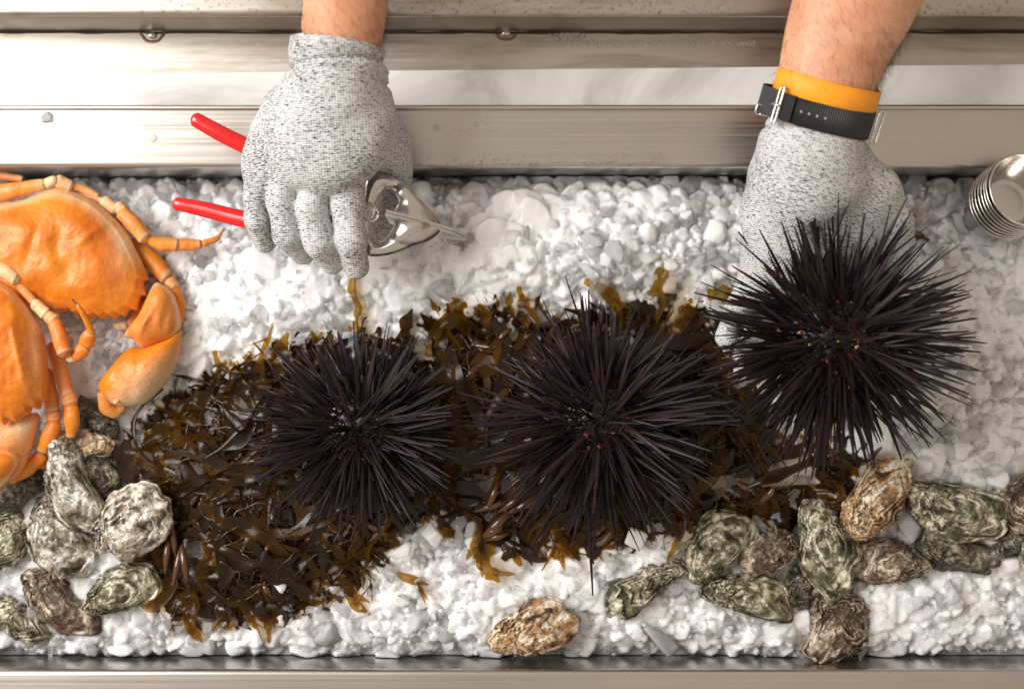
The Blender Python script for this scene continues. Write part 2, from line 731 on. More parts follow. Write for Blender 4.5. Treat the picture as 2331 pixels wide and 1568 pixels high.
def mat_skin():
    m, nt, b = new_mat('skin')
    n = noise(nt, 22, 4, 0.6)
    n2 = noise(nt, 260, 3, 0.6)
    n3 = noise(nt, 70, 2, 0.5)
    c = ramp(nt, n.outputs[0], [(0.3, (0.60, 0.25, 0.13)), (0.55, (0.72, 0.37, 0.22)), (0.75, (0.77, 0.45, 0.31))])
    cc = mixc(nt, ramp(nt, n3.outputs[0], [(0.6, 0.0), (0.78, 0.5)]).outputs[0], c.outputs[0], (0.52, 0.17, 0.08))
    nt.links.new(cc, b.inputs['Base Color'])
    b.inputs['Subsurface Weight'].default_value = 0.35
    b.inputs['Subsurface Radius'].default_value = (1.0, 0.35, 0.15)
    b.inputs['Subsurface Scale'].default_value = 0.004
    b.inputs['Roughness'].default_value = 0.46
    p = bump(nt, b, n2.outputs[0], 0.35, 0.0006)
    v = N(nt, 'ShaderNodeTexVoronoi')
    v.inputs['Scale'].default_value = 420
    tc = N(nt, 'ShaderNodeTexCoord')
    nt.links.new(tc.outputs['Object'], v.inputs['Vector'])
    bump(nt, b, v.outputs[0], 0.25, 0.0005, p)
    return m


M['skin'] = mat_skin()


def mat_plain(name, colr, rough=0.5, spec=0.5, coat=0.0, bscale=None, bd=0.0005, bstr=0.3, sss=0.0, var=0.12):
    m, nt, b = new_mat(name)
    n = noise(nt, bscale or 60, 3, 0.6)
    c = mixc(nt, n.outputs[0], tuple(x * (1 - var) for x in colr), tuple(min(1, x * (1 + var)) for x in colr))
    nt.links.new(c, b.inputs['Base Color'])
    b.inputs['Roughness'].default_value = rough
    b.inputs['Specular IOR Level'].default_value = spec
    b.inputs['Coat Weight'].default_value = coat
    b.inputs['Coat Roughness'].default_value = 0.08
    if sss:
        b.inputs['Subsurface Weight'].default_value = sss
        b.inputs['Subsurface Scale'].default_value = 0.002
    bump(nt, b, n.outputs[0], bstr, bd)
    return m


M['hair'] = mat_plain('arm_hair', (0.10, 0.04, 0.018), 0.5)
M['rubber_orange'] = mat_plain('orange_silicone', (0.95, 0.36, 0.02), 0.55, 0.4, bscale=30, var=0.03)
M['red_grip'] = mat_plain('red_vinyl', (0.70, 0.008, 0.010), 0.22, 0.6, 0.5, bscale=45, bd=0.0008, bstr=0.25, var=0.05)
M['dark_gap'] = mat_plain('dark_seam', (0.05, 0.035, 0.025), 0.7, 0.3, var=0.4)
M['rust'] = mat_plain('rusty_caulk', (0.22, 0.14, 0.08), 0.7, 0.3, bscale=180, var=0.6, bd=0.001, bstr=0.8)


def mat_strap():
    m, nt, b = new_mat('black_nylon')
    a = attr(nt, 'around')
    w = math_(nt, 'SINE', math_(nt, 'MULTIPLY', a.outputs['Fac'], 2 * math.pi / 0.0016))
    w2 = ramp(nt, w, [(0.0, (0.004, 0.004, 0.005)), (1.0, (0.022, 0.020, 0.023))])
    nt.links.new(w2.outputs[0], b.inputs['Base Color'])
    b.inputs['Roughness'].default_value = 0.5
    bump(nt, b, w, 0.8, 0.0004)
    return m


M['strap'] = mat_strap()


def mat_knit():
    m, nt, b = new_mat('heather_knit')
    a = attr(nt, 'kn')
    co = a.outputs['Vector']
    big = noise(nt, 28, 2, 0.5, co)
    fl = noise(nt, 1.0, 2, 0.65, co, vscale=(270, 1700, 520), dist=0.4)
    fl2 = noise(nt, 1.0, 1, 0.5, co, vscale=(480, 1600, 700))
    s = math_(nt, 'ADD', fl.outputs[0], math_(nt, 'MULTIPLY', math_(nt, 'SUBTRACT', big.outputs[0], 0.5), 0.22))
    s = math_(nt, 'ADD', s, math_(nt, 'MULTIPLY', math_(nt, 'SUBTRACT', fl2.outputs[0], 0.5), 0.32))
    f = ramp(nt, s, [(0.495, 0.0), (0.56, 0.45), (0.63, 1.0)])
    c = mixc(nt, f.outputs[0], (0.68, 0.68, 0.68), (0.045, 0.042, 0.045))
    nt.links.new(c, b.inputs['Base Color'])
    b.inputs['Roughness'].default_value = 0.85
    b.inputs['Specular IOR Level'].default_value = 0.2
    b.inputs['Sheen Weight'].default_value = 0.15
    sep = N(nt, 'ShaderNodeSeparateXYZ')
    nt.links.new(co, sep.inputs[0])
    sx = math_(nt, 'SINE', math_(nt, 'MULTIPLY', sep.outputs[0], 2 * math.pi / 0.0019))
    sy = math_(nt, 'SINE', math_(nt, 'MULTIPLY', sep.outputs[1], 2 * math.pi / 0.0013))
    k = math_(nt, 'ADD', math_(nt, 'MULTIPLY', sx, 0.5), sy)
    p = bump(nt, b, k, 0.5, 0.00035)
    bump(nt, b, fl.outputs[0], 0.5, 0.0008, p)
    return m


M['knit'] = mat_knit()


def mat_crab():
    m, nt, b = new_mat('cooked_crab_shell')
    n = noise(nt, 26, 5, 0.6)
    n2 = noise(nt, 420, 3, 0.6)
    n3 = noise(nt, 90, 3, 0.6)
    c = ramp(nt, n.outputs[0], [(0.30, (0.62, 0.14, 0.006)), (0.5, (0.73, 0.215, 0.010)), (0.70, (0.78, 0.29, 0.022))])
    c = mixc(nt, ramp(nt, n3.outputs[0], [(0.48, 0.0), (0.72, 0.35)]).outputs[0], c.outputs[0], (0.60, 0.10, 0.010))
    cr = attr(nt, 'cream')
    f = math_(nt, 'MULTIPLY', cr.outputs['Fac'], ramp(nt, n3.outputs[0], [(0.25, 1.0), (0.75, 0.75)]).outputs[0])
    c = mixc(nt, f, c, (0.80, 0.62, 0.38))
    dk = attr(nt, 'dark')
    c = mixc(nt, dk.outputs['Fac'], c, (0.035, 0.022, 0.015))
    nt.links.new(c, b.inputs['Base Color'])
    rr = ramp(nt, n3.outputs[0], [(0.3, 0.34), (0.7, 0.52)])
    nt.links.new(rr.outputs[0], b.inputs['Roughness'])
    b.inputs['Subsurface Weight'].default_value = 0.15
    b.inputs['Subsurface Radius'].default_value = (1, 0.5, 0.2)
    b.inputs['Subsurface Scale'].default_value = 0.003
    p = bump(nt, b, n2.outputs[0], 0.4, 0.0006)
    bump(nt, b, n3.outputs[0], 0.6, 0.0020, p)
    return m


M['crab'] = mat_crab()


def mat_oyster(name, cols, seed):
    m, nt, b = new_mat(name)
    tc = N(nt, 'ShaderNodeTexCoord')
    mp = N(nt, 'ShaderNodeMapping')
    mp.inputs['Location'].default_value = (seed * 1.7, seed * 0.9, seed)
    nt.links.new(tc.outputs['Object'], mp.inputs[0])
    n = noise(nt, 75, 6, 0.68, mp.outputs[0], dist=0.5)
    n2 = noise(nt, 260, 4, 0.65, mp.outputs[0])
    n3 = noise(nt, 48, 4, 0.6, mp.outputs[0], dist=1.0)
    ring = attr(nt, 'ring')
    oc = attr(nt, 'oc')
    st = noise(nt, 1.0, 5, 0.62, oc.outputs['Vector'], dist=0.4)
    mixn = math_(nt, 'ADD', math_(nt, 'MULTIPLY', n.outputs[0], 0.45), math_(nt, 'MULTIPLY', st.outputs[0], 0.55))
    mixn = math_(nt, 'ADD', mixn, math_(nt, 'MULTIPLY', math_(nt, 'SUBTRACT', ring.outputs['Fac'], 0.5), -0.10))
    c = ramp(nt, mixn, [(0.39, cols[0]), (0.455, cols[1]), (0.52, cols[2]), (0.585, cols[3])])
    c = mixc(nt, ramp(nt, n3.outputs[0], [(0.52, 0.0), (0.60, 0.8)]).outputs[0], c.outputs[0], cols[4])
    c = mixc(nt, ramp(nt, n2.outputs[0], [(0.50, 0.0), (0.62, 0.75)]).outputs[0], c, cols[0])
    nt.links.new(c, b.inputs['Base Color'])
    b.inputs['Roughness'].default_value = 0.42
    b.inputs['Specular IOR Level'].default_value = 0.55
    p = bump(nt, b, n.outputs[0], 0.75, 0.004)
    bump(nt, b, n2.outputs[0], 0.8, 0.0014, p)
    return m


DK = (0.030, 0.024, 0.016)
OY = {
    'green': mat_oyster('oyster_green', [(0.02, 0.017, 0.011), (0.10, 0.09, 0.048), (0.42, 0.385, 0.25), (0.86, 0.80, 0.64), (0.10, 0.105, 0.045)], 1),
    'white': mat_oyster('oyster_white', [(0.045, 0.03, 0.022), (0.30, 0.23, 0.16), (0.76, 0.70, 0.60), (0.90, 0.88, 0.83), (0.70, 0.62, 0.50)], 4),
    'chalk': mat_oyster('oyster_chalk', [(0.04, 0.032, 0.02), (0.26, 0.225, 0.15), (0.72, 0.68, 0.59), (0.88, 0.87, 0.82), (0.17, 0.14, 0.08)], 9),
    'brown': mat_oyster('oyster_brown', [(0.025, 0.015, 0.010), (0.12, 0.075, 0.05), (0.34, 0.25, 0.17), (0.72, 0.62, 0.48), (0.10, 0.06, 0.035)], 6),
    'amber': mat_oyster('oyster_amber', [(0.04, 0.02, 0.008), (0.34, 0.17, 0.06), (0.70, 0.55, 0.36), (0.88, 0.80, 0.66), (0.40, 0.20, 0.07)], 13),
    'dark': mat_oyster('oyster_dark', [(0.015, 0.012, 0.009), (0.06, 0.05, 0.03), (0.16, 0.14, 0.09), (0.42, 0.38, 0.27), (0.045, 0.038, 0.024)], 21),
}


def mat_urchin(name, c1, c2, rough=0.33, spec=0.6, coat=0.0):
    m, nt, b = new_mat(name)
    g = N(nt, 'ShaderNodeObjectInfo')
    gi = N(nt, 'ShaderNodeNewGeometry')
    r = math_(nt, 'FRACT', math_(nt, 'ADD', g.outputs['Random'], gi.outputs['Random Per Island']))
    c = ramp(nt, r, [(0.0, c1), (0.7, c2), (1.0, tuple(min(1, x * 2.1) for x in c2))])
    nt.links.new(c.outputs[0], b.inputs['Base Color'])
    b.inputs['Roughness'].default_value = rough
    b.inputs['Specular IOR Level'].default_value = spec
    b.inputs['Coat Weight'].default_value = coat
    n = noise(nt, 900, 2, 0.5)
    bump(nt, b, n.outputs[0], 0.3, 0.0003)
    return m


M['spine'] = mat_urchin('urchin_spine', (0.004, 0.0022, 0.003), (0.018, 0.0095, 0.0125), 0.36, 0.27)
M['test'] = mat_urchin('urchin_body', (0.006, 0.004, 0.004), (0.012, 0.008, 0.008), 0.3, 0.35)
M['bead_red'] = mat_urchin('spine_socket_red', (0.16, 0.006, 0.006), (0.10, 0.01, 0.02), 0.1, 0.8)
M['bead_amber'] = mat_urchin('spine_socket_amber', (0.42, 0.10, 0.01), (0.65, 0.35, 0.10), 0.1, 0.8)


def mat_weed(name, film, body, fac, rough=0.27):
    m, nt, b = new_mat(name)
    out = nt.nodes['Material Output']
    g = N(nt, 'ShaderNodeNewGeometry')
    rnd = g.outputs['Random Per Island']
    n = noise(nt, 45, 4, 0.6)
    bb = ramp(nt, n.outputs[0], [(0.3, tuple(x * 0.55 for x in body)), (0.7, body)])
    nt.links.new(bb.outputs[0], b.inputs['Base Color'])
    b.inputs['Roughness'].default_value = rough
    b.inputs['Specular IOR Level'].default_value = 0.55
    bump(nt, b, noise(nt, 160, 3, 0.6).outputs[0], 0.5, 0.0010)
    tr = N(nt, 'ShaderNodeBsdfTransparent')
    cc = ramp(nt, math_(nt, 'ADD', math_(nt, 'MULTIPLY', rnd, 0.6), math_(nt, 'MULTIPLY', n.outputs[0], 0.5)), [(0.15, tuple(x * 0.55 for x in film)), (0.9, film)])
    nt.links.new(cc.outputs[0], tr.inputs[0])
    tl = N(nt, 'ShaderNodeBsdfTranslucent')
    tl.inputs[0].default_value = (film[0] * 0.8, film[1] * 0.8, film[2] * 0.8, 1)
    m1 = N(nt, 'ShaderNodeMixShader')
    m1.inputs[0].default_value = 0.35
    nt.links.new(tr.outputs[0], m1.inputs[1])
    nt.links.new(tl.outputs[0], m1.inputs[2])
    m2 = N(nt, 'ShaderNodeMixShader')
    m2.inputs[0].default_value = fac
    nt.links.new(m1.outputs[0], m2.inputs[1])
    nt.links.new(b.outputs[0], m2.inputs[2])
    nt.links.new(m2.outputs[0], out.inputs[0])
    return m


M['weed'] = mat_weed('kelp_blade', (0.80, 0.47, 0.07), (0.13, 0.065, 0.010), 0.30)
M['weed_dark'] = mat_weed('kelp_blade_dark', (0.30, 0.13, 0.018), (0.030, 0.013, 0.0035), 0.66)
M['weed_stem'] = mat_plain('kelp_stem', (0.07, 0.03, 0.007), 0.22, 0.6, 0.3, var=0.4)
M['bladder'] = mat_plain('kelp_bladder', (0.09, 0.036, 0.010), 0.2, 0.6, 0.4, var=0.4, sss=0.3)
#PARTS
# ---------------------------------------------------------------- steel counter, marble, ice well
def yv(v, z):
    return (784.0 - v) * S(z)


def profile_part(name, prof, mat, parent, x0=-0.56, x1=0.56, nx=2):
    """prof: (y,z) polyline extruded along x, round corners already in it"""
    prof = np.array(prof)
    xs = np.linspace(x0, x1, nx)
    n = len(prof)
    V = np.array([[x, p[0], p[1]] for x in xs for p in prof])
    F = []
    for i in range(nx - 1):
        for k in range(n - 1):
            F.append([i * n + k, (i + 1) * n + k, (i + 1) * n + k + 1, i * n + k + 1])
    return part(name, V, [np.array(F)], mat, parent)


def fillet(pts, r, seg=6):
    out = [np.array(pts[0], float)]
    for a, b, c in zip(pts[:-2], pts[1:-1], pts[2:]):
        a, b, c = np.array(a, float), np.array(b, float), np.array(c, float)
        u = (a - b) / np.linalg.norm(a - b)
        w = (c - b) / np.linalg.norm(c - b)
        rr = min(r, np.linalg.norm(a - b) * 0.45, np.linalg.norm(c - b) * 0.45)
        p0, p1 = b + u * rr, b + w * rr
        for t in np.linspace(0, 1, seg):
            out.append((1 - t) ** 2 * p0 + 2 * t * (1 - t) * b + t * t * p1)
    out.append(np.array(pts[-1], float))
    return out


counter = thing('steel_counter', 'brushed stainless steel raw bar counter with stepped ledges around the ice well', 'counter', (0, 0, -0.05))
ZL, ZF = 3.3, -3.6                       # ledge and well floor, cm
yb = yv(38, 6.0)
profile_part('back_ledge', fillet([(yb + 0.22, 0.060), (yb, 0.060), (yb - 0.0008, 0.0165)], 0.005), M['steel_dirty'], counter)
profile_part('drain_channel', fillet([(yb + 0.01, 0.0150), (yv(70, 1.5), 0.0150), (yv(262, 1.5), 0.0150)], 0.002), M['steel_dirty'], counter)
yl0, yl1 = yv(241.5, 3.6), yv(249, 3.6)
yw = yv(382, ZL)
profile_part('ledge_lip', fillet([(yl0, 0.010), (yl0, 0.0362), (yl1, 0.0362), (yl1 - 0.0005, 0.0315)], 0.0008), M['steel'], counter)
profile_part('front_ledge', fillet([(yl1 + 0.001, 0.0330), (yw, 0.0330), (yw - 0.0012, ZF * 0.01)], 0.004), M['steel'], counter)
yr = yv(1524, ZL)
profile_part('front_rim', fillet([(yr + 0.0012, ZF * 0.01), (yr, 0.0330), (yr - 0.12, 0.0330)], 0.0045), M['steel'], counter)
profile_part('well_floor', [(yw + 0.001, ZF * 0.01 + 0.001), (yr - 0.001, ZF * 0.01 + 0.001)], M['steel'], counter)
# dark grimy seam along the foot of the back ledge
b = Bag()
xs = np.linspace(-0.55, 0.55, 240)
ys = np.full_like(xs, yb - 0.0016) + 0.0006 * vnoise(np.stack([xs * 60, xs * 0, xs * 0], -1))
rr = 0.0009 + 0.0007 * np.clip(fbm(np.stack([xs * 45, xs * 0 + 3, xs * 0], -1), 3), 0, 1)
V, F = tube_np(np.stack([xs, ys, np.full_like(xs, 0.0155)], -1), rr, rr * 0.6, 8)
b.add(V, F)
b.part('seam', M['dark_gap'], counter)
# screws with rusty rings in the channel
for (u, v) in ((347, 79), (1152, 74), (1100, 640)):
    if v > 300: continue
    c = W(u, v, 1.5)
    b = Bag()
    th = np.linspace(0, 2 * math.pi, 25)[:-1]
    ring = np.array([[c[0] + 0.0085 * (1 + 0.15 * math.sin(3 * t)) * math.cos(t), c[1] + 0.0055 * math.sin(t), 0.0153] for t in np.append(th, th[:1])])
    V, F = tube_np(ring, 0.0011, 0.0006, 6)
    b.add(V, F)
    b.part('rust_ring', M['rust'], counter)
    V, F = ICO[2]
    sc_o = part('screw_head', V * [0.0034, 0.0026, 0.0018] + [c[0], c[1] - 0.001, 0.016], [F], M['steel_tool'], counter)
# raised weld crust patch on the channel
b = Bag()
r2 = np.random.default_rng(5)
V0, F0 = ICO[1]
for k in range(900):
    u = 1200 + 520 * r2.random() ** 1.3
    v = 101 + r2.normal(0, 3.0) - (u - 1165) * 0.004
    s = r2.uniform(0.0002, 0.0006)
    b.add(V0 * [s * 1.2, s * 2.2, s * 0.5] + W(u, v, 1.5), [F0])
for k in range(90):
    c = W(1165 + r2.normal(0, 16) * 1 + 130, 76 + abs(r2.normal(0, 7)), 1.5)
    s = r2.uniform(0.0008, 0.0022)
    b.add(V0 * [s, s, s * 0.5] + c, [F0])
o = b.part('dried_residue', mat_plain('pale_residue', (0.36, 0.31, 0.27), 0.5, var=0.3), counter)
o['kind'] = 'stuff'

# marble strip
zt = 3.4
mt = [W(-520, 175.5, zt), W(2860, 141, zt), W(2860, 239.5, zt), W(-520, 242, zt)]
V = []
for p in mt: V.append(p)
for p in mt: V.append(p - [0, 0, 0.018])
bm_f = [[3, 2, 1, 0], [4, 5, 6, 7], [0, 1, 5, 4], [1, 2, 6, 5], [2, 3, 7, 6], [3, 0, 4, 7]]
marble = part('marble_slab', np.array(V), [np.array(bm_f)], M['marble'], smooth=False)
md = marble.modifiers.new('edge', 'BEVEL')
md.width = 0.0007
md.segments = 2
tag(marble, 'long white marble slab with faint grey veins set in the steel counter', 'marble slab')

# ---- crushed ice
WEED_POLY = np.array([(310, 1010), (395, 925), (470, 890), (520, 862), (590, 830), (700, 800), (820, 775), (900, 790), (1000, 742), (1130, 715), (1300, 735), (1480, 700),
                      (1610, 705), (1660, 860), (1800, 1000), (1960, 1040), (1920, 1130), (1850, 1180), (1700, 1190), (1560, 1195), (1430, 1215), (1300, 1250), (1180, 1250), (1080, 1235),
                      (1060, 1170), (960, 1150), (880, 1230), (820, 1300), (700, 1370), (560, 1400), (420, 1390), (330, 1310), (390, 1190), (330, 1100)], float)


def gauss(u, v, cu, cv, su, sv):
    return np.exp(-((u - cu) / su) ** 2 - ((v - cv) / sv) ** 2)


def ice_h(u, v):
    """ice height in cm at picture coordinates"""
    u = np.asarray(u, float)
    v = np.asarray(v, float)
    h = 0.1 + 3.2 * gauss(u, v, 1400, 560, 330, 120) + 1.6 * gauss(u, v, 640, 690, 260, 120) + 1.3 * gauss(u, v, 1050, 600, 220, 110)
    h += 1.6 * gauss(u, v, 2200, 900, 210, 190) - 1.3 * gauss(u, v, 2170, 490, 120, 60) + 1.0 * gauss(u, v, 1150, 1370, 300, 90)
    h += 1.0 * gauss(u, v, 1480, 1230, 160, 60) + 0.6 * gauss(u, v, 2150, 1380, 220, 80)
    h -= 1.6 * gauss(u, v, 420, 440, 200, 50) + 0.8 * gauss(u, v, 60, 800, 260, 300)
    w = np.stack([u / 90.0, v / 90.0, u * 0], -1)
    h += 0.42 * fbm(w, 3)
    d = poly_sdf(u, v, WEED_POLY)
    h -= 0.9 * np.clip(-d / 60.0, 0, 1)
    e = np.clip((v - 396) / 60.0, 0, 1)
    h = h * e - 2.4 * (1 - e) ** 1.5
    e2 = np.clip((1510 - v) / 70.0, 0, 1)
    h = h * e2 - 0.9 * (1 - e2)
    return h


IX0, IX1, IH = -0.50, 0.50, 0.00082
gx = np.arange(IX0, IX1, IH)
gy = np.arange(yr + 0.0015, yw - 0.0015, IH)
GX, GY = np.meshgrid(gx, gy, indexing='ij')
GU, GV = GX / PX + 1165.5, 784 - GY / PX
ICE = (ice_h(GU, GV) - 0.55) * 0.01


def raster_ice(step, rmin, rmax, lift, seed, keep, sink):
    r = np.random.default_rng(seed)
    us = np.arange(-330, 2660, step)
    vs = np.arange(398, 1512, step)
    A, B = np.meshgrid(us, vs)
    A = A.ravel() + r.uniform(-0.6, 0.6, A.size) * step
    B = B.ravel() + r.uniform(-0.6, 0.6, B.size) * step
    et = 404 + 9 * fbm(np.stack([A / 60, A * 0, A * 0], -1), 2)
    eb = 1482 + 15 * fbm(np.stack([A / 70, A * 0 + 9, A * 0], -1), 3)
    m = (r.random(A.size) < keep) & (B > et) & (B < eb)
    A, B = A[m], B[m]
    h = ice_h(A, B) * 0.01 + r.uniform(-lift, lift, A.size)
    big = np.clip(1.0 + 0.5 * fbm(np.stack([A / 130, B / 130, A * 0 + 4], -1), 2), 0.6, 1.5)
    sz = (rmin + (rmax - rmin) * r.random(A.size) ** 1.7) * big
    X = (A - 1165.5) * PX
    Y = (784 - B) * PX
    for k in range(len(A)):
        R = sz[k] * 1.15
        i0, i1 = int((X[k] - R - IX0) / IH), int((X[k] + R - IX0) / IH) + 2
        j0, j1 = int((Y[k] - R - gy[0]) / IH), int((Y[k] + R - gy[0]) / IH) + 2
        i0, j0 = max(i0, 0), max(j0, 0)
        if i1 <= i0 + 1 or j1 <= j0 + 1: continue
        px = GX[i0:i1, j0:j1] - X[k]
        py = GY[i0:i1, j0:j1] - Y[k]
        if px.size == 0: continue
        n = r.integers(6, 10)
        az = r.uniform(0, 2 * math.pi, n)
        el = np.concatenate([r.uniform(0.95, 1.5, 2), r.uniform(0.0, 0.7, n - 2)])
        dd = sz[k] * np.concatenate([r.uniform(0.35, 0.6, 2), r.uniform(0.5, 0.95, n - 2)])
        nx, ny, nz = np.cos(el) * np.cos(az), np.cos(el) * np.sin(az), np.maximum(np.sin(el), 0.16)
        zt = np.min((dd[:, None, None] - nx[:, None, None] * px - ny[:, None, None] * py) / nz[:, None, None], 0)
        zt = zt - 6.0 * np.maximum(np.hypot(px, py) - sz[k] * 0.9, 0)
        # dished, gently lumpy faces
        zt = np.minimum(zt, sz[k]) + h[k] - sink * sz[k]
        zt = np.where(zt < h[k] - sz[k] * 1.6, -1, zt)
        ICE[i0:i1, j0:j1] = np.maximum(ICE[i0:i1, j0:j1], zt)


raster_ice(17, 0.0022, 0.0044, 0.0030, 3, 0.95, 0.6)
raster_ice(26, 0.0048, 0.0098, 0.0026, 1, 0.95, 0.35)
raster_ice(42, 0.0075, 0.0155, 0.0036, 2, 0.9, 0.36)
raster_ice(24, 0.0022, 0.0045, 0.0045, 4, 0.35, 0.2)
K = ICE.copy()
K[1:-1, 1:-1] = (ICE[1:-1, 1:-1] * 4 + (ICE[2:, 1:-1] + ICE[:-2, 1:-1] + ICE[1:-1, 2:] + ICE[1:-1, :-2]) * 2 + ICE[2:, 2:] + ICE[:-2, :-2] + ICE[2:, :-2] + ICE[:-2, 2:]) / 16
ICE = 0.25 * K + 0.75 * ICE
fz = np.stack([GX / 0.0022, GY / 0.0022, ICE / 0.0022], -1)
ICE = ICE + 0.00035 * vnoise(fz) + 0.0005 * vnoise(fz * 0.45 + 9)
ICE = np.maximum(ICE, ZF * 0.01 - 0.001)
Vi = np.stack([GX, GY, ICE], -1).reshape(-1, 3)
nxg, nyg = ICE.shape
i = np.arange(nxg - 1)[:, None] * nyg
j = np.arange(nyg - 1)[None, :]
Q = np.stack([i + j, i + nyg + j, i + nyg + j + 1, i + j + 1], -1).reshape(-1, 4)


def ice_top(u, v):
    """height in cm of the finished ice"""
    x, y = (u - 1165.5) * PX, (784 - v) * PX
    a = int(np.clip((x - IX0) / IH, 0, nxg - 1))
    b = int(np.clip((y - gy[0]) / IH, 0, nyg - 1))
    return float(ICE[a, b]) * 100


ice_bag = Bag()


def ice_proto(sub, r, k=None):
    V, F = ICO[sub]
    npl = r.integers(8, 12)
    nrm = r.normal(size=(npl, 3))
    nrm /= np.linalg.norm(nrm, axis=1)[:, None]
    dist = r.uniform(0.55, 1.0, npl)
    q = np.maximum(V @ nrm.T, 1e-3) / dist
    p = 26.0
    rad = ((q ** p).sum(1)) ** (-1 / p)
    V = V * rad[:, None]
    V = V * (1 + 0.05 * fbm(V * 1.6 + r.uniform(0, 50), 2))[:, None]
    V = V * [1.0, r.uniform(0.7, 1.0), r.uniform(0.45, 0.85)]
    return V / np.abs(V).max(), F


def rot_rand(r, n, tilt=None):
    q = r.normal(size=(n, 4))
    q /= np.linalg.norm(q, axis=1)[:, None]
    w, x, y, z = q.T
    return np.stack([np.stack([1 - 2 * (y * y + z * z), 2 * (x * y - z * w), 2 * (x * z + y * w)], -1),
                     np.stack([2 * (x * y + z * w), 1 - 2 * (x * x + z * z), 2 * (y * z - x * w)], -1),
                     np.stack([2 * (x * z - y * w), 2 * (y * z + x * w), 1 - 2 * (x * x + y * y)], -1)], 1)


def scatter_ice(step, rmin, rmax, sub, nproto, lift, seed, keep=1.0):
    r = np.random.default_rng(seed)
    us = np.arange(-260, 2600, step)
    vs = np.arange(402, 1500, step)
    A, B = np.meshgrid(us, vs)
    A = A.ravel() + r.uniform(-0.5, 0.5, A.size) * step
    B = B.ravel() + r.uniform(-0.5, 0.5, B.size) * step
    m = r.random(A.size) < keep
    A, B = A[m], B[m]
    edge_top = 404 + 8 * fbm(np.stack([A / 60, A * 0, A * 0], -1), 2)
    edge_bot = 1488 + 13 * fbm(np.stack([A / 70, A * 0 + 9, A * 0], -1), 3)
    m = (B > edge_top) & (B < edge_bot)
    m &= (poly_sdf(A, B, WEED_POLY) > -22) | (r.random(A.size) < 0.06)
    A, B = A[m], B[m]
    h = ice_h(A, B) + r.uniform(-lift, lift, A.size)
    sz = (rmin + (rmax - rmin) * r.random(A.size) ** 1.6)
    big = np.clip(fbm(np.stack([A / 150, B / 150, A * 0 + 4], -1), 2) * 0.35 + 1.0, 0.65, 1.4)
    sz = sz * big
    s = PX * (DIST - h * 0.01) / DIST
    P = np.stack([(A - 1165.5) * s, (784 - B) * s, h * 0.01 - sz * 0.15], -1)
    P[:, 1] = np.clip(P[:, 1], yr + sz * 0.9, yw - sz * 0.9)
    R = rot_rand(r, len(P))
    which = r.integers(0, nproto, len(P))
    for k in range(nproto):
        V, F = ice_proto(sub, r)
        I = np.where(which == k)[0]
        if not len(I): continue
        VV = np.einsum('nij,vj->nvi', R[I], V) * sz[I][:, None, None] + P[I][:, None, :]
        FF = F[None] + (np.arange(len(I)) * len(V))[:, None, None]
        ice_bag.add(VV.reshape(-1, 3), [FF.reshape(-1, 3)])


scatter_ice(29, 0.0050, 0.0125, 2, 22, 0.5, 1, 0.85)
scatter_ice(24, 0.0016, 0.0040, 1, 18, 0.7, 3, 0.8)
o = ice_bag.part('loose_ice', M['ice_loose'], smooth=False)
tag(o, 'loose bits of crushed ice lying on top of the bed', 'crushed ice', kind='stuff')
o = part('crushed_ice', Vi, [Q], M['ice'])
tag(o, 'bed of white crushed ice filling the steel well', 'crushed ice', kind='stuff')


def ice_piece(u, v, rx, ry, rz, seed, label, mat='ice_clear', zc=None, ang=0.0, lift=0.5):
    r = np.random.default_rng(seed)
    V, F = ice_proto(3, r)
    V = V / np.abs(V).max(0)
    h = float(ice_h(np.array([u]), np.array([v]))[0]) + lift if zc is None else zc
    k = S(h)
    V = V * [rx * k, ry * k, rz * k]
    ca, sa = math.cos(ang), math.sin(ang)
    V = np.stack([V[:, 0] * ca - V[:, 1] * sa, V[:, 0] * sa + V[:, 1] * ca, V[:, 2]], -1)
    o = part('ice_chunk', V + W(u, v, h), [F], M[mat])
    tag(o, label, 'ice', 'large pieces of ice standing out of the crushed ice')


ice_piece(2640 * 0.5691 + 18, 1468, 58, 52, 34, 31, 'large clear rounded ice cube at the front edge of the ice well', lift=0.7)
ice_piece(747, 1446, 38, 36, 28, 32, 'round glassy lump of ice beside the front rim below the seaweed', lift=0.6)
ice_piece(1672, 424, 17, 20, 12, 33, 'small lone ice lump by the back wall just left of the right glove', 'ice', lift=1.0)
ice_piece(1310, 430, 36, 30, 20, 34, 'tall white ice lump on top of the mound between the two hands', 'ice', lift=0.8)
ice_piece(2058, 1190, 36, 56, 16, 35, 'clear wedge of ice between the pale brown oyster and the large green oyster', lift=1.1, ang=0.2)
ice_piece(432, 445, 44, 42, 16, 36, 'flat clear slab of ice by the back wall beside the lower red handle', lift=0.3)
ice_piece(352, 1120, 20, 36, 12, 37, 'glassy sliver of ice standing between the white oyster and the seaweed', lift=1.4, ang=0.3)
ice_piece(1895, 1432, 26, 20, 12, 38, 'flat clear piece of ice hidden behind the lowest right oyster', lift=0.1)
ice_piece(107, 268, 15, 13, 3.5, 39, 'thin melting shard of ice lying on the bright left end of the steel ledge', zc=3.45)
ice_piece(640, 1340, 20, 15, 12, 40, 'small milky ice lump caught among the lower seaweed', 'ice', lift=2.2)
ice_piece(915, 1258, 34, 30, 20, 41, 'frosty cluster of ice on the seaweed below the left urchin', 'ice', lift=2.0)
ice_piece(985, 1215, 26, 32, 18, 42, 'frosty lump of ice among seaweed between the left and middle urchins', 'ice', lift=2.0)
ice_piece(1440, 1225, 34, 26, 18, 43, 'smooth white ice lump under the lowest spines of the middle urchin', 'ice', lift=1.0)
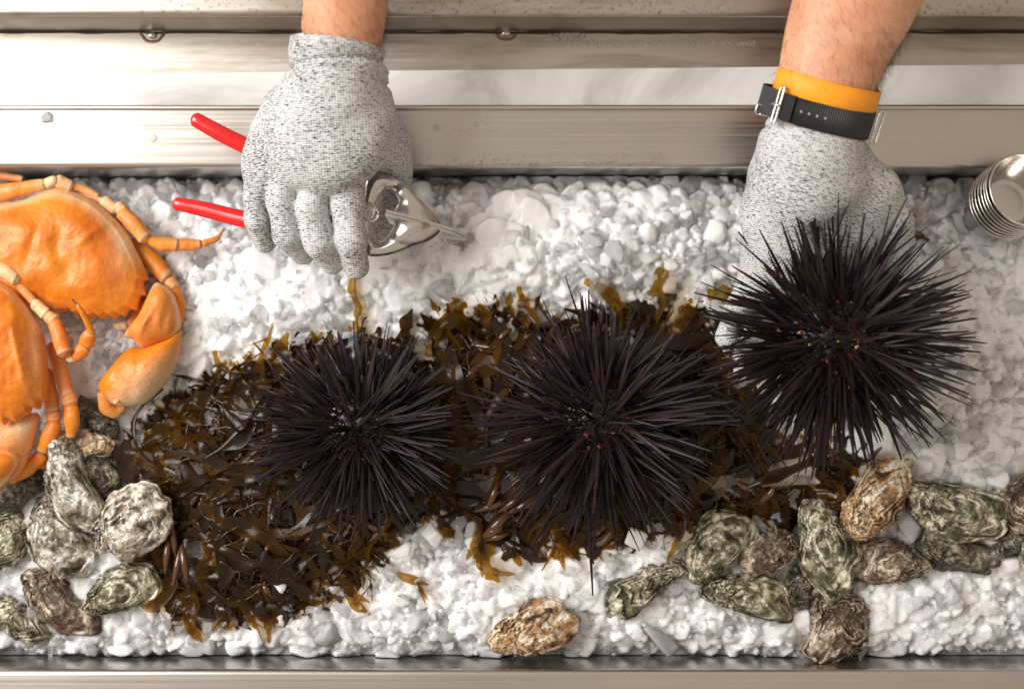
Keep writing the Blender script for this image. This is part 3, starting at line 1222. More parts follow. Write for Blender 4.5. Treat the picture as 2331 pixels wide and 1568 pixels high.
# ---------------------------------------------------------------- sea urchins
def spine_proto(r, sides=6):
    t = np.array([0, 0.03, 0.06, 0.35, 0.7, 1.0])
    rad = np.array([0.7, 1.25, 1.0, 0.95, 0.66, 0.28])
    bend = r.uniform(-0.02, 0.02)
    V = []
    for k, (a, b) in enumerate(zip(t, rad)):
        for q in range(sides):
            th = q * 2 * math.pi / sides + 0.25 * a
            g = b * (1 + (0.13 if q % 2 else -0.13))
            V.append([g * math.cos(th), g * math.sin(th), a])
    V = np.array(V)
    F = []
    for k in range(len(t) - 1):
        for q in range(sides):
            q2 = (q + 1) % sides
            F.append([k * sides + q, k * sides + q2, (k + 1) * sides + q2, (k + 1) * sides + q])
    n = len(V)
    V = np.vstack([V, [[0, 0, 1.004]]])
    T = [[n, (len(t) - 1) * sides + q, (len(t) - 1) * sides + (q + 1) % sides] for q in range(sides)]
    V[:, 0] += bend * 40 * V[:, 2] * (1 - V[:, 2])
    return V, np.array(F), np.array(T)


def basis(d):
    d = d / np.linalg.norm(d)
    a = np.cross(d, [0, 0, 1.0])
    if np.linalg.norm(a) < 1e-3: a = np.array([1.0, 0, 0])
    a /= np.linalg.norm(a)
    return np.stack([a, np.cross(d, a), d], -1)


_sp = [spine_proto(rng) for _ in range(6)]
_spm = [mesh_np('spine', V, [Q, T], M['spine'], smooth=False) for V, Q, T in _sp]


def urchin(u, v, zc, rb, flat, lmin, lmax, n, seed, label, amber=0.0, axis=(0, 0, 1), reach=None, longs=()):
    r = np.random.default_rng(seed)
    c = W(u, v, zc)
    t = thing('sea_urchin', label, 'sea urchin', c - [0, 0, rb * flat], 'purple black sea urchins on the seaweed')
    axis = np.array(axis, float)
    axis /= np.linalg.norm(axis)
    B = basis(axis)
    # body
    V, F = ICO[4]
    rad = 1 + 0.03 * fbm(V * 7 + seed, 3)
    Vb = V * rad[:, None] * [rb, rb, rb * flat]
    part('body', Vb @ B.T + c, [F], M['test'], t)
    # spines
    gi = np.arange(n)
    z = 1 - (gi + 0.5) / n * 1.72
    ph = gi * 2.399963 + r.normal(0, 0.12, n)
    z = np.clip(z + r.normal(0, 0.02, n), -0.85, 0.995)
    q = np.sqrt(1 - z * z)
    nrm = np.stack([q * np.cos(ph), q * np.sin(ph), z], -1)
    out = nrm.copy()
    out[:, 2] = 0
    on = np.linalg.norm(out, axis=1)[:, None]
    out = out / (on + 1e-6)
    tilt = 0.30 + 1.0 * np.clip(z, 0, 1)[:, None] ** 1.2
    d = nrm + out * tilt * np.clip(on * 1.8, 0.15, 1) + r.normal(0, 0.27, (n, 3))
    # a few neighbours lean together, as on the real animal
    lean = 0.42 * np.stack([vnoise(nrm * 5 + 3 + seed), vnoise(nrm * 5 + 31 + seed), vnoise(nrm * 5 + 61 + seed)], -1)
    d = d + lean
    d /= np.linalg.norm(d, axis=1)[:, None]
    ell = lmin + (lmax - lmin) * r.beta(1.7, 1.7, n)
    ell *= 0.72 + 0.28 * on[:, 0]
    ell *= np.where(r.random(n) < 0.18, r.uniform(0.35, 0.7, n), 1.0)
    if reach is not None:
        az = np.arctan2(nrm[:, 1], nrm[:, 0])
        ell *= reach(az)
    th = r.uniform(0.00075, 0.00178, n) * np.clip(ell / lmax + 0.35, 0.6, 1.1)
    pos = nrm * [rb, rb, rb * flat] * 0.97
    pos, d = pos @ B.T, d @ B.T
    for (az, el, L) in longs:
        k = int(np.argmin(np.abs(ph % (2 * math.pi) - az % (2 * math.pi)) + np.abs(z - math.sin(el)) * 2))
        ell[k] = L
        d[k] = (math.cos(el) * math.cos(az), math.cos(el) * math.sin(az), math.sin(el))
    # short fine spines that fill the middle and the gaps
    ns = n // 2 + 120
    zs = r.uniform(-0.1, 1.0, ns)
    ps = r.uniform(0, 2 * math.pi, ns)
    qs = np.sqrt(1 - zs * zs)
    n2 = np.stack([qs * np.cos(ps), qs * np.sin(ps), zs], -1)
    d2 = n2 * 0.7 + r.normal(0, 0.55, (ns, 3))
    d2 += n2 * 0.5 * ((d2 * n2).sum(1) < 0.2)[:, None]
    d2 /= np.linalg.norm(d2, axis=1)[:, None]
    pos = np.vstack([pos, (n2 * [rb, rb, rb * flat] * 0.97) @ B.T])
    d = np.vstack([d, d2 @ B.T])
    ell = np.concatenate([ell, r.uniform(0.005, 0.017, ns)])
    th = np.concatenate([th, r.uniform(0.0003, 0.0008, ns)])
    n = n + ns
    score = ell * (0.4 + 0.6 * np.clip(pos[:, 2] / rb + 0.4, 0, 1.2))
    order = np.argsort(-score)
    single = set(order[:300].tolist())
    rest = Bag()
    bl = np.array(t.location)
    for k in range(n):
        R = basis(d[k])
        w = k % 6
        p = c + pos[k]
        if k in single:
            o = bpy.data.objects.new('spine', _spm[w])
            link(o, t)
            mm = np.eye(4)
            mm[:3, :3] = R @ np.diag([th[k], th[k], ell[k]])
            mm[:3, 3] = p - bl
            o.matrix_local = Matrix(mm.tolist())
        else:
            V, Q, T = _sp[w]
            rest.add((V * [th[k], th[k], ell[k]]) @ R.T + p, [Q, T])
    o = rest.part('short_spines', M['spine'], t, smooth=False)
    o['kind'] = 'stuff'
    # glossy ball joints at the spine feet
    V0, F0 = ICO[1]
    red, amb, wet = Bag(), Bag(), Bag()
    for k in range(n):
        if pos[k][2] < -0.3 * rb: continue
        p = c + pos[k] * 1.02
        x = r.random()
        s = th[k] * r.uniform(1.1, 1.7)
        if x < 0.22: red.add(V0 * s + p, [F0])
        elif x < 0.22 + amber: amb.add(V0 * s * 0.95 + p, [F0])
    for k in range(2600):
        zz = r.uniform(0.1, 1)
        a = r.uniform(0, 2 * math.pi)
        qq = math.sqrt(1 - zz * zz)
        p = np.array([qq * math.cos(a), qq * math.sin(a), zz]) * [rb, rb, rb * flat] * 1.01
        s = r.uniform(0.0003, 0.0010)
        wet.add(V0 * s * [1, 1, r.uniform(1, 2.2)] + p @ B.T + c, [F0])
    o = red.part('red_sockets', M['bead_red'], t); o['kind'] = 'stuff'
    if amber:
        o = amb.part('amber_sockets', M['bead_amber'], t); o['kind'] = 'stuff'
    o = wet.part('tube_feet', M['test'], t); o['kind'] = 'stuff'
    return t


def reach_a(az):   # left urchin: longer towards the left and up
    return 1.0 + 0.12 * np.cos(az - math.pi) + 0.05 * np.sin(3 * az)


urchin(826, 975, 4.6, 0.034, 0.72, 0.020, 0.060, 620, 3, 'smallest black sea urchin, left of the three, sitting on dark seaweed', 0.006, (-0.05, 0.12, 1), reach_a)
urchin(1368, 955, 5.0, 0.037, 0.72, 0.022, 0.067, 660, 5, 'large black sea urchin in the middle between the two others', 0.006, (0.02, 0.05, 1), lambda az: 1.0 + 0.13 * np.clip(-np.sin(az), 0, 1) + 0.06 * np.sin(2 * az + 1),
       longs=((1.93, 0.55, 0.088), (-1.52, 0.1, 0.092), (2.2, 0.35, 0.07)))
urchin(1905, 770, 11.0, 0.041, 0.78, 0.022, 0.070, 740, 8, 'black sea urchin with amber bead joints held up by the left gloved hand', 0.13, (0.05, -0.06, 1), None)
# ---------------------------------------------------------------- oysters
def oyster(poly, umbo, zc, H, mat, seed, label, rings=6, ribs=9, rib_amp=0.0016, frill=0.0016, lower_h=0.6):
    r = np.random.default_rng(seed)
    P2 = closed_smooth(poly, len(poly) * 6)
    P2 = P2 + (P2 - P2.mean(0)) * 0.02
    s = S(zc)
    xy = np.stack([(P2[:, 0] - 1165.5) * s, (784 - P2[:, 1]) * s], -1)
    cen = xy.mean(0)
    um = np.array(W(umbo[0], umbo[1], zc)[:2])
    c = cen * 0.42 + um * 0.58 if star_radius(xy, cen * 0.42 + um * 0.58, 60)[0].min() > 0.004 else cen * 0.7 + um * 0.3
    rad, th = star_radius(xy, c, 150)
    for _ in range(1):
        rad = (np.roll(rad, 1) + rad * 2 + np.roll(rad, -1)) / 4
    size = rad.mean()
    rad = rad * (1 + 0.05 * fbm(np.stack([np.cos(th) * 8, np.sin(th) * 7, th * 0 + seed], -1), 3))
    ua = math.atan2(um[1] - c[1], um[0] - c[0])
    Hm = H * 0.01
    t = thing('oyster', label, 'oyster', [cen[0], cen[1], zc * 0.01 - Hm * lower_h], 'oysters on the crushed ice')

    def ringf(RH, TH):
        n = fbm(np.stack([np.cos(TH) * 2.2 + seed, np.sin(TH) * 2.2, RH * 2.0], -1), 3)
        x = RH ** 1.1 * rings * 0.75 + 1.0 * n
        return x - np.floor(x)

    def top(RH, TH, X, Y):
        k = ringf(RH, TH)
        dome = Hm * 0.68 * np.clip(1 - RH ** 2.0, 0, 1) ** 0.85
        away = 0.5 - 0.5 * np.cos(TH - ua)          # 1 on the far (frilled) side
        amp = np.clip(0.75 + 1.1 * fbm(np.stack([X * 70, Y * 70, RH * 0 + seed + 3], -1), 2), 0.1, 1.7)
        step = frill * 1.6 * amp * (1 - k) ** 1.5 * np.clip(RH * 1.6, 0, 1)
        rb_ = rib_amp * 1.25 * RH ** 1.3 * away * np.sin(ribs * (TH - ua) + 1.5 * fbm(np.stack([TH * 1.3, RH * 1.5, TH * 0 + seed], -1), 2)) * (1 - RH ** 6 * 0.3)
        p = np.stack([X * 110, Y * 110, RH * 0 + seed], -1)
        q = 0.0018 * fbm(p, 4) + 0.0034 * fbm(p * 0.4, 2)
        edge = 0.0016 * np.clip((RH - 0.72) / 0.28, 0, 1) * np.sin((ribs + 6) * TH + 2.0 * fbm(np.stack([np.cos(TH) * 3, np.sin(TH) * 3, TH * 0 + seed], -1), 2))
        return dome + step + rb_ + edge * away + q * (0.45 + 0.55 * np.sqrt(np.clip(1 - RH, 0, 1))) + 0.0006

    def bot(RH, TH, X, Y):
        return -0.0012 - 0.001 * (1 - RH) + 0 * X

    V, F, rr, tt = polar_shell(rad, th, c, zc * 0.01, top, bot, 44, 0.85)
    ocf = lambda r_, t_: np.stack([r_ * rings * 1.1 + 1.2 * fbm(np.stack([np.cos(t_) * 2.2 + seed, np.sin(t_) * 2.2, r_ * 2.0], -1), 3), np.cos(t_) * 1.7 * (0.4 + r_) + seed, np.sin(t_) * 1.7 * (0.4 + r_)], -1)
    part('upper_shell', V, F, OY[mat], t, attrs={'ring': ringf(rr, tt), 'oc': ocf(rr, tt)})

    rad2 = rad * (1.035 + 0.035 * fbm(np.stack([np.cos(th) * 3, np.sin(th) * 3, th * 0 + seed + 7], -1), 3))

    def top2(RH, TH, X, Y):
        return -0.0014 - 0.0012 * RH + 0.0012 * fbm(np.stack([np.cos(TH) * 5, np.sin(TH) * 5, RH * 3 + seed], -1), 3)

    def bot2(RH, TH, X, Y):
        k = ringf(RH, TH + 1)
        return -0.0030 - Hm * lower_h * np.clip(1 - RH ** 2.4, 0, 1) ** 0.6 - frill * 0.6 * (1 - k)

    V, F, rr, tt = polar_shell(rad2, th, c, zc * 0.01, top2, bot2, 20, 0.85)
    part('lower_shell', V, F, OY[mat], t, attrs={'ring': ringf(rr, tt), 'oc': ocf(rr, tt)})
    return t


oyster([(180, 905), (205, 915), (240, 930), (262, 955), (270, 985), (250, 1000), (215, 1000), (180, 985)], (250, 960), 0.7, 1.0, 'dark', 101, 'dark oyster half hidden behind the orange crab legs, nearest the claw tip')
oyster([(172, 985), (200, 972), (232, 985), (262, 1008), (250, 1030), (222, 1040), (190, 1044), (168, 1020)], (180, 985), 1.0, 0.7, 'amber', 102, 'striped fan shaped tan oyster above the tall white oyster', ribs=14, rib_amp=0.0014)
oyster([(190, 1040), (225, 1025), (262, 1030), (278, 1060), (275, 1100), (255, 1130), (225, 1135), (195, 1110), (182, 1070)], (215, 1035), 0.8, 1.3, 'dark', 103, 'dark rough oyster right behind the tall white oyster')
oyster([(-22, 1100), (40, 1072), (88, 1072), (105, 1095), (96, 1118), (66, 1133), (38, 1165), (0, 1178), (-30, 1160)], (90, 1090), 0.8, 1.0, 'dark', 104, 'dark green oyster under the claw of the lower crab at the left edge')
oyster([(-30, 1180), (20, 1164), (48, 1173), (62, 1205), (58, 1248), (40, 1280), (2, 1296), (-40, 1290)], (45, 1200), 0.6, 1.5, 'green', 105, 'smooth rounded grey green oyster cut by the left edge of the picture', rings=9, rib_amp=0.0006)
oyster([(128, 985), (110, 1003), (112, 1047), (105, 1087), (112, 1127), (124, 1160), (152, 1192), (180, 1203), (216, 1210), (236, 1167), (224, 1127), (196, 1095), (186, 1051), (172, 1017), (150, 988)], (135, 1005), 2.1, 1.9, 'chalk', 106, 'tall white oyster standing upright under the tips of the crab legs', rings=5, rib_amp=0.0022)
oyster([(108, 1122), (80, 1150), (68, 1190), (62, 1230), (72, 1268), (100, 1298), (148, 1312), (192, 1305), (212, 1270), (213, 1232), (196, 1208), (160, 1200), (148, 1170), (140, 1135)], (112, 1140), 1.0, 1.5, 'chalk', 107, 'lumpy two lobed oyster with a crumpled white lip left of the big pale oyster', rib_amp=0.003, ribs=7, frill=0.0024)
oyster([(322, 1099), (275, 1113), (248, 1131), (236, 1163), (214, 1189), (222, 1215), (216, 1243), (232, 1259), (258, 1255), (283, 1279), (311, 1268), (351, 1246), (375, 1225), (393, 1189), (385, 1159), (367, 1125), (347, 1105)], (225, 1235), 2.0, 1.6, 'white', 108, 'big pale ribbed oyster beside the left end of the seaweed', rings=5, ribs=13, rib_amp=0.0030, frill=0.0024)
oyster([(295, 1283), (256, 1293), (224, 1317), (200, 1353), (190, 1387), (220, 1397), (260, 1393), (299, 1385), (343, 1367), (359, 1343), (357, 1319), (335, 1293)], (200, 1385), 1.2, 1.2, 'green', 109, 'smooth olive oyster touching the amber kelp ribbon, pointed to the left', rings=7, rib_amp=0.001)
oyster([(68, 1297), (48, 1319), (56, 1351), (80, 1393), (110, 1419), (144, 1441), (180, 1445), (226, 1433), (230, 1403), (194, 1383), (168, 1351), (136, 1311), (104, 1297)], (75, 1308), 0.8, 1.2, 'brown', 110, 'purple brown banded oyster lying diagonally below the two lobed oyster', rings=5, ribs=8)
oyster([(-30, 1372), (0, 1357), (26, 1359), (52, 1379), (80, 1395), (104, 1423), (110, 1451), (66, 1461), (30, 1449), (0, 1430), (-30, 1420)], (40, 1375), 0.6, 1.3, 'green', 111, 'small green and white oyster in the bottom left corner of the ice')
# right group
oyster([(1800, 1300), (1830, 1290), (1870, 1325), (1882, 1350), (1852, 1366), (1830, 1385), (1800, 1380), (1782, 1350)], (1805, 1310), 0.6, 1.0, 'dark', 112, 'dark oyster wedged under the lower left side of the big teardrop oyster')
oyster([(1645, 1165), (1610, 1173), (1580, 1203), (1564, 1241), (1561, 1282), (1572, 1320), (1605, 1328), (1645, 1301), (1689, 1257), (1722, 1227), (1716, 1198), (1689, 1173)], (1585, 1318), 1.3, 1.6, 'green', 113, 'green ribbed oyster at the left of the right hand cluster', ribs=11, rib_amp=0.0026)
oyster([(1385, 1322), (1393, 1339), (1377, 1361), (1380, 1387), (1402, 1404), (1424, 1409), (1464, 1382), (1501, 1348), (1542, 1313), (1566, 1296), (1548, 1276), (1511, 1280), (1464, 1289), (1432, 1315)], (1535, 1290), 0.9, 1.4, 'green', 114, 'slim wavy olive oyster lying slanted alone left of the right cluster', ribs=9, rib_amp=0.0028, frill=0.0024)
oyster([(1645, 1315), (1613, 1325), (1594, 1352), (1626, 1373), (1689, 1392), (1754, 1413), (1792, 1420), (1805, 1404), (1795, 1363), (1776, 1331), (1738, 1312), (1700, 1306)], (1600, 1350), 1.1, 1.5, 'green', 115, 'green oyster with a zigzag frilled upper edge in the lower middle of the cluster', ribs=15, rib_amp=0.0026, frill=0.0022)
oyster([(1689, 1250), (1727, 1224), (1768, 1207), (1798, 1214), (1814, 1241), (1812, 1265), (1790, 1282), (1754, 1303), (1713, 1305), (1684, 1288)], (1795, 1240), 1.9, 1.2, 'brown', 116, 'brown oyster with one pale spot between the ribbed and the teardrop oysters', rings=4)
oyster([(1844, 1140), (1825, 1150), (1822, 1214), (1819, 1254), (1828, 1295), (1856, 1328), (1879, 1350), (1898, 1374), (1915, 1363), (1937, 1331), (1958, 1271), (1947, 1236), (1915, 1188), (1874, 1146)], (1845, 1155), 1.8, 1.8, 'green', 117, 'large green teardrop oyster standing point up in the right cluster', rings=6, ribs=9, rib_amp=0.0020)
oyster([(1956, 1244), (2000, 1226), (2040, 1228), (2076, 1248), (2098, 1262), (2118, 1284), (2105, 1306), (2073, 1317), (2003, 1328), (1945, 1317), (1948, 1280)], (2085, 1268), 0.9, 1.5, 'brown', 118, 'brown oyster with a pale rounded beak below the white and brown one', rings=6)
oyster([(2025, 1043), (2052, 1042), (2069, 1060), (2069, 1105), (2054, 1153), (2025, 1193), (1967, 1227), (1934, 1218), (1919, 1182), (1927, 1142), (1958, 1098), (1975, 1062)], (1940, 1190), 2.3, 1.6, 'amber', 119, 'white and rusty brown oyster directly below the held urchin', rings=6, rib_amp=0.001)
oyster([(2095, 1193), (2085, 1233), (2124, 1290), (2186, 1299), (2237, 1306), (2259, 1295), (2284, 1277), (2259, 1244), (2200, 1225), (2140, 1205)], (2100, 1215), 0.9, 1.2, 'dark', 120, 'dark streaked oyster under the widest green oyster at the right', ribs=7)
oyster([(2069, 1102), (2135, 1100), (2186, 1104), (2240, 1116), (2288, 1138), (2297, 1171), (2273, 1215), (2222, 1229), (2167, 1233), (2113, 1204), (2076, 1171), (2063, 1140)], (2080, 1120), 1.8, 1.6, 'green', 121, 'widest mossy green oyster on top at the right side', rings=6, ribs=8, rib_amp=0.002)
oyster([(2283, 1120), (2310, 1092), (2338, 1080), (2385, 1090), (2385, 1205), (2335, 1215), (2300, 1205), (2287, 1165)], (2300, 1120), 2.0, 1.4, 'brown', 122, 'brown oyster cut by the right edge above the ice', rings=8)
oyster([(2258, 1215), (2300, 1200), (2335, 1205), (2345, 1245), (2325, 1262), (2290, 1268), (2262, 1255)], (2330, 1210), 0.9, 1.2, 'dark', 123, 'dark narrow oyster tucked under the two rightmost large oysters')
oyster([(2322, 1235), (2350, 1222), (2380, 1240), (2380, 1290), (2345, 1296), (2326, 1280)], (2330, 1240), 1.4, 1.0, 'chalk', 124, 'sliver of a pale oyster at the right edge below the others')
oyster([(1927, 1344), (1971, 1379), (1976, 1415), (1967, 1463), (1941, 1485), (1887, 1505), (1845, 1499), (1825, 1477), (1843, 1448), (1850, 1397), (1857, 1366), (1894, 1352)], (1915, 1370), 0.9, 1.4, 'brown', 125, 'black edged oyster with a curled pale centre, lowest of the right cluster', rings=5, frill=0.0024)
oyster([(1112, 1462), (1128, 1426), (1154, 1407), (1191, 1379), (1225, 1364), (1256, 1363), (1290, 1382), (1313, 1407), (1318, 1434), (1296, 1460), (1262, 1478), (1210, 1491), (1150, 1486), (1120, 1480)], (1150, 1460), 1.75, 1.2, 'amber', 126, 'single golden brown oyster with scalloped edge alone at the front of the ice', rings=4, ribs=15, rib_amp=0.0014, frill=0.0009)

# ---------------------------------------------------------------- crabs
def carapace(poly, cen, zc, H, bumps, parent, cream_f=None, name='carapace', power=0.55, seed=0, nt=420, sm=4, bottom=0.35, rim=0.0):
    P2 = np.array(poly, float) if sm == 0 else closed_smooth(poly, len(poly) * sm)
    s = S(zc)
    xy = np.stack([(P2[:, 0] - 1165.5) * s, (784 - P2[:, 1]) * s], -1)
    c = W(cen[0], cen[1], zc)[:2]
    rad, th = star_radius(xy, c, nt)
    Hm = H * 0.01

    def top(RH, TH, X, Y):
        z = Hm * np.clip(1 - RH ** 2.2, 0, 1) ** power
        U_, V_ = X / s + 1165.5, 784 - Y / s
        for (bu, bv, su, sv, a, ang) in bumps:
            ca, sa = math.cos(ang), math.sin(ang)
            du, dv = U_ - bu, V_ - bv
            z = z + a * 0.001 * np.exp(-((du * ca + dv * sa) / su) ** 2 - ((-du * sa + dv * ca) / sv) ** 2)
        z = z + 0.0007 * fbm(np.stack([X * 90, Y * 90, X * 0 + seed], -1), 3) * np.clip((1 - RH) * 6, 0, 1)
        if rim: z = z + rim * np.exp(-((RH - 0.93) / 0.02) ** 2)
        return z

    def bot(RH, TH, X, Y):
        return -Hm * bottom * np.clip(1 - RH ** 2.5, 0, 1) ** 0.5 - 0.0008

    V, F, rr, tt = polar_shell(rad, th, c, zc * 0.01, top, bot, 60, 0.75, inner=nt // 28)
    U_, V_ = V[:, 0] / s + 1165.5, 784 - V[:, 1] / s
    cr = np.clip(cream_f(U_, V_, rr), 0, 1) if cream_f else np.zeros(len(V))
    return part(name, V, F, M['crab'], parent, attrs={'cream': cr, 'dark': np.zeros(len(V))})


def limb(name, segs, parent, flat=0.8):
    """segs: list of (points[(u,v,z)], radii px, cream) ; one mesh"""
    V_, C_, D_ = [], [], []
    Q_, T_ = [], []
    n = 0
    for sg in segs:
        pts, rads, cream = sg[0], sg[1], sg[2]
        drk = sg[3] if len(sg) > 3 else 0.0
        P = [W(*p) for p in pts]
        R = [r * 1.1 * S(p[2]) for r, p in zip(rads, pts)]
        V, F = capsule_np(P, R, 16, 18, flat)
        a = np.array(P[0]); d = np.array(P[-1]) - a
        t = np.clip(((V - a) @ d) / (d @ d), -0.3, 1.3)
        V = V + 0.0004 * np.stack([fbm(V * 160, 2), fbm(V * 160 + 7, 2), fbm(V * 160 + 19, 2)], -1)
        cr = np.full(len(V), float(cream)) + 0.55 * np.exp(-((t - 1.0) / 0.07) ** 2)
        dk = np.full(len(V), float(drk))
        if drk == 0: dk = 0.7 * np.exp(-((t - 1.05) / 0.035) ** 2)
        if drk == 'tip':
            pass
        V_.append(V); C_.append(cr); D_.append(dk)
        Q_.append(F[0] + n)
        if len(F) > 1: T_.append(F[1] + n)
        n += len(V)
    V = np.concatenate(V_)
    return part(name, V, [np.concatenate(Q_), np.concatenate(T_)], M['crab'], parent, attrs={'cream': np.clip(np.concatenate(C_), 0, 1), 'dark': np.clip(np.concatenate(D_), 0, 1)})


crab1 = thing('crab', 'whole cooked orange crab at the upper left with its claw folded below', 'crab', W(120, 600, 0.3), 'cooked orange crabs on the ice')
c1_poly = [(-60, 478), (0, 463), (54, 455), (85, 443), (109, 432), (131, 428), (160, 434), (185, 443), (218, 459), (250, 486), (270, 505), (285, 523), (298, 543), (306, 562), (322, 592),
           (333, 618), (341, 638), (328, 640), (330, 655), (335, 674), (322, 672), (318, 688), (312, 709), (300, 703), (294, 708), (287, 723), (276, 714), (264, 728), (254, 716), (238, 731), (230, 717),
           (212, 729), (203, 714), (173, 718), (168, 706), (140, 712), (91, 690), (49, 700), (0, 720), (-60, 715), (-120, 690), (-180, 640), (-200, 590), (-160, 530), (-110, 500)]
b1 = [(190, 520, 38, 26, 3.0, 0.8), (90, 545, 40, 28, 3.0, 0.2), (150, 560, 14, 40, -2.2, 0.15), (95, 560, 10, 50, -2.0, 0.3), (135, 600, 16, 30, 1.6, 0.2), (215, 545, 36, 10, 1.8, -0.75),
      (170, 615, 14, 22, -2.2, 0), (90, 640, 30, 20, 1.8, 0), (240, 620, 40, 30, 1.6, 0.4), (30, 580, 40, 40, 2.0, 0), (205, 660, 40, 16, 1.2, 0.2), (130, 680, 50, 14, -1.0, 0.1), (60, 520, 60, 14, 1.2, 0.1)]


def cream1(u, v, rr):
    e = np.clip((rr - 0.80) / 0.1, 0, 1) * np.clip((620 - v) / 60, 0, 1)
    return 0.55 * e + 0.30 * gauss(u, v, 285, 560, 26, 70)


carapace(c1_poly, (120, 585), 2.4, 2.2, b1, crab1, cream1, sm=0, seed=1, rim=0.0005)
limb('leg', [([(-60, 452, 2.4), (20, 436, 2.8), (98, 420, 2.8)], [18, 18, 12], 0.1), ([(106, 418, 2.8), (124, 410, 2.9)], [11, 10], 0.8), ([(134, 413, 2.6), (160, 424, 2.4)], [14, 12], 0.75),
              ([(165, 425, 2.2), (192, 432, 2.0), (222, 447, 1.9)], [9, 9, 8], 0.35)], crab1)
limb('leg', [([(-60, 402, 1.6), (0, 400, 1.8), (50, 408, 1.8)], [9, 10, 7], 0.2)], crab1)
limb('leg', [([(190, 442, 1.8), (232, 458, 1.9)], [8, 9], 0.3), ([(240, 460, 2.0), (262, 476, 2.1)], [15, 12], 0.7), ([(270, 470, 2.2), (278, 478, 2.2)], [12, 13], 0.5),
              ([(280, 486, 2.3), (306, 512, 2.5), (330, 542, 2.5)], [15, 17, 15], 0.12), ([(340, 546, 2.4), (372, 556, 2.2), (402, 557, 2.1)], [10, 15, 14], 0.05, 0),
              ([(412, 557, 2.0), (440, 558, 1.9), (455, 556, 1.9)], [13, 13, 10], 0.1), ([(466, 554, 1.9), (492, 545, 1.7), (506, 526, 1.6)], [8, 6, 1.5], 0.1, 0.15), ([(503, 532, 1.6), (511, 520, 1.5)], [2.6, 0.8], 0.0, 0.9)], crab1)
limb('leg', [([(300, 560, 0.8), (340, 588, 1.2), (378, 632, 1.5)], [18, 20, 16], 0.0), ([(386, 642, 1.6), (394, 652, 1.6)], [14, 14], 0.3),
              ([(398, 664, 1.5), (410, 695, 1.4), (411, 735, 1.3)], [14, 12, 7], 0.0)], crab1)
limb('leg', [([(350, 668, 1.2), (318, 705, 1.2), (296, 738, 1.0)], [7, 10, 10], 0.0), ([(286, 740, 0.8), (266, 743, 0.8)], [11, 9], 1.0)], crab1)
claw = carapace([(352, 646), (366, 645), (392, 664), (403, 690), (410, 715), (411, 745), (397, 766), (366, 780), (332, 792), (318, 788), (304, 774), (284, 766), (292, 748), (317, 718), (336, 679)], (362, 722), 2.3, 1.7,
                [(340, 740, 8, 40, 2.5, 0.5), (385, 730, 8, 30, -1.2, 0.2)], crab1, lambda u, v, r: 0.1 + 0.5 * np.exp(-((r - 0.95) / 0.05) ** 2), name='claw', seed=2, nt=160, bottom=0.8)
claw2 = carapace([(330, 790), (398, 764), (413, 746), (412, 780), (402, 826), (382, 865), (353, 898), (327, 919), (294, 924), (261, 921), (247, 910), (229, 891), (225, 873), (248, 844), (278, 806), (305, 789)], (325, 850), 2.2, 2.1,
                 [(265, 835, 14, 60, 1.5, 0.75)], crab1, lambda u, v, r: 0.95 * np.clip(((u - 225) * 0.55 + (v - 770) * 0.80 - 105) / 55, 0, 1), name='claw', seed=3, nt=200, bottom=0.8, power=0.6)
limb('pincer_tip', [([(236, 898, 2.1), (243, 925, 1.8), (262, 936, 1.6), (280, 928, 1.4)], [13, 16, 14, 10], 0.15)], crab1)
limb('pincer_tip', [([(262, 915, 3.4), (268, 913, 3.4)], [6, 4], 0.6)], crab1)

crab2 = thing('crab', 'whole cooked orange crab at the lower left, mostly outside the frame, resting on the other', 'crab', W(40, 850, 0.3), 'cooked orange crabs on the ice')
c2_poly = [(-40, 620), (0, 633), (33, 661), (65, 703), (91, 740), (104, 782), (109, 826), (110, 911), (100, 912), (95, 916), (93, 932), (82, 930), (74, 927), (69, 942), (56, 948), (42, 964), (32, 958), (22, 955), (12, 969), (0, 956), (-40, 950), (-100, 900), (-150, 800), (-120, 690)]
b2 = [(30, 740, 30, 40, 2.2, 0.4), (60, 790, 8, 90, 1.6, -0.2), (0, 830, 40, 40, 2.0, 0), (70, 870, 24, 30, 1.4, 0), (20, 900, 40, 14, -1.0, 0), (85, 800, 10, 80, -1.5, -0.15)]
carapace(c2_poly, (20, 800), 4.2, 2.2, b2, crab2, lambda u, v, r: 0.35 * gauss(u, v, 92, 790, 16, 90) + 0.35 * np.clip((r - 0.85) / 0.1, 0, 1) * (v < 760), sm=0, seed=5, rim=0.0004)
limb('leg', [([(-20, 612, 4.4), (12, 618, 4.5), (36, 636, 4.5)], [16, 16, 12], 0.8), ([(40, 642, 4.2), (58, 664, 4.0), (76, 686, 3.9)], [10, 10, 9], 0.3),
              ([(82, 694, 4.1), (104, 714, 4.2)], [13, 13], 0.75), ([(112, 722, 4.3), (121, 728, 4.3)], [13, 15], 0.4), ([(126, 738, 4.4), (137, 770, 4.6), (147, 802, 4.6)], [15, 17, 16], 0.05)], crab2)
limb('leg', [([(158, 812, 4.2), (168, 812, 4.1)], [11, 11], 0.9), ([(172, 812, 4.2), (185, 800, 4.2), (193, 790, 4.2)], [12, 15, 14], 0.0),
              ([(196, 782, 4.4), (202, 768, 4.5), (205, 758, 4.6)], [15, 16, 12], 0.0), ([(206, 748, 4.7), (190, 716, 5.2), (176, 694, 5.4)], [7, 6.5, 4], 0.0), ([(176, 696, 5.4), (165, 680, 5.5)], [3.6, 1], 0.0, 0.9)], crab2)
limb('leg', [([(120, 790, 2.4), (140, 850, 2.6), (154, 900, 2.8)], [14, 16, 14], 0.15), ([(157, 906, 2.9), (160, 914, 2.9)], [17, 16], 0.2), ([(163, 930, 2.9), (164, 960, 2.8), (161, 992, 2.4)], [15, 17, 9], 0.0)], crab2)
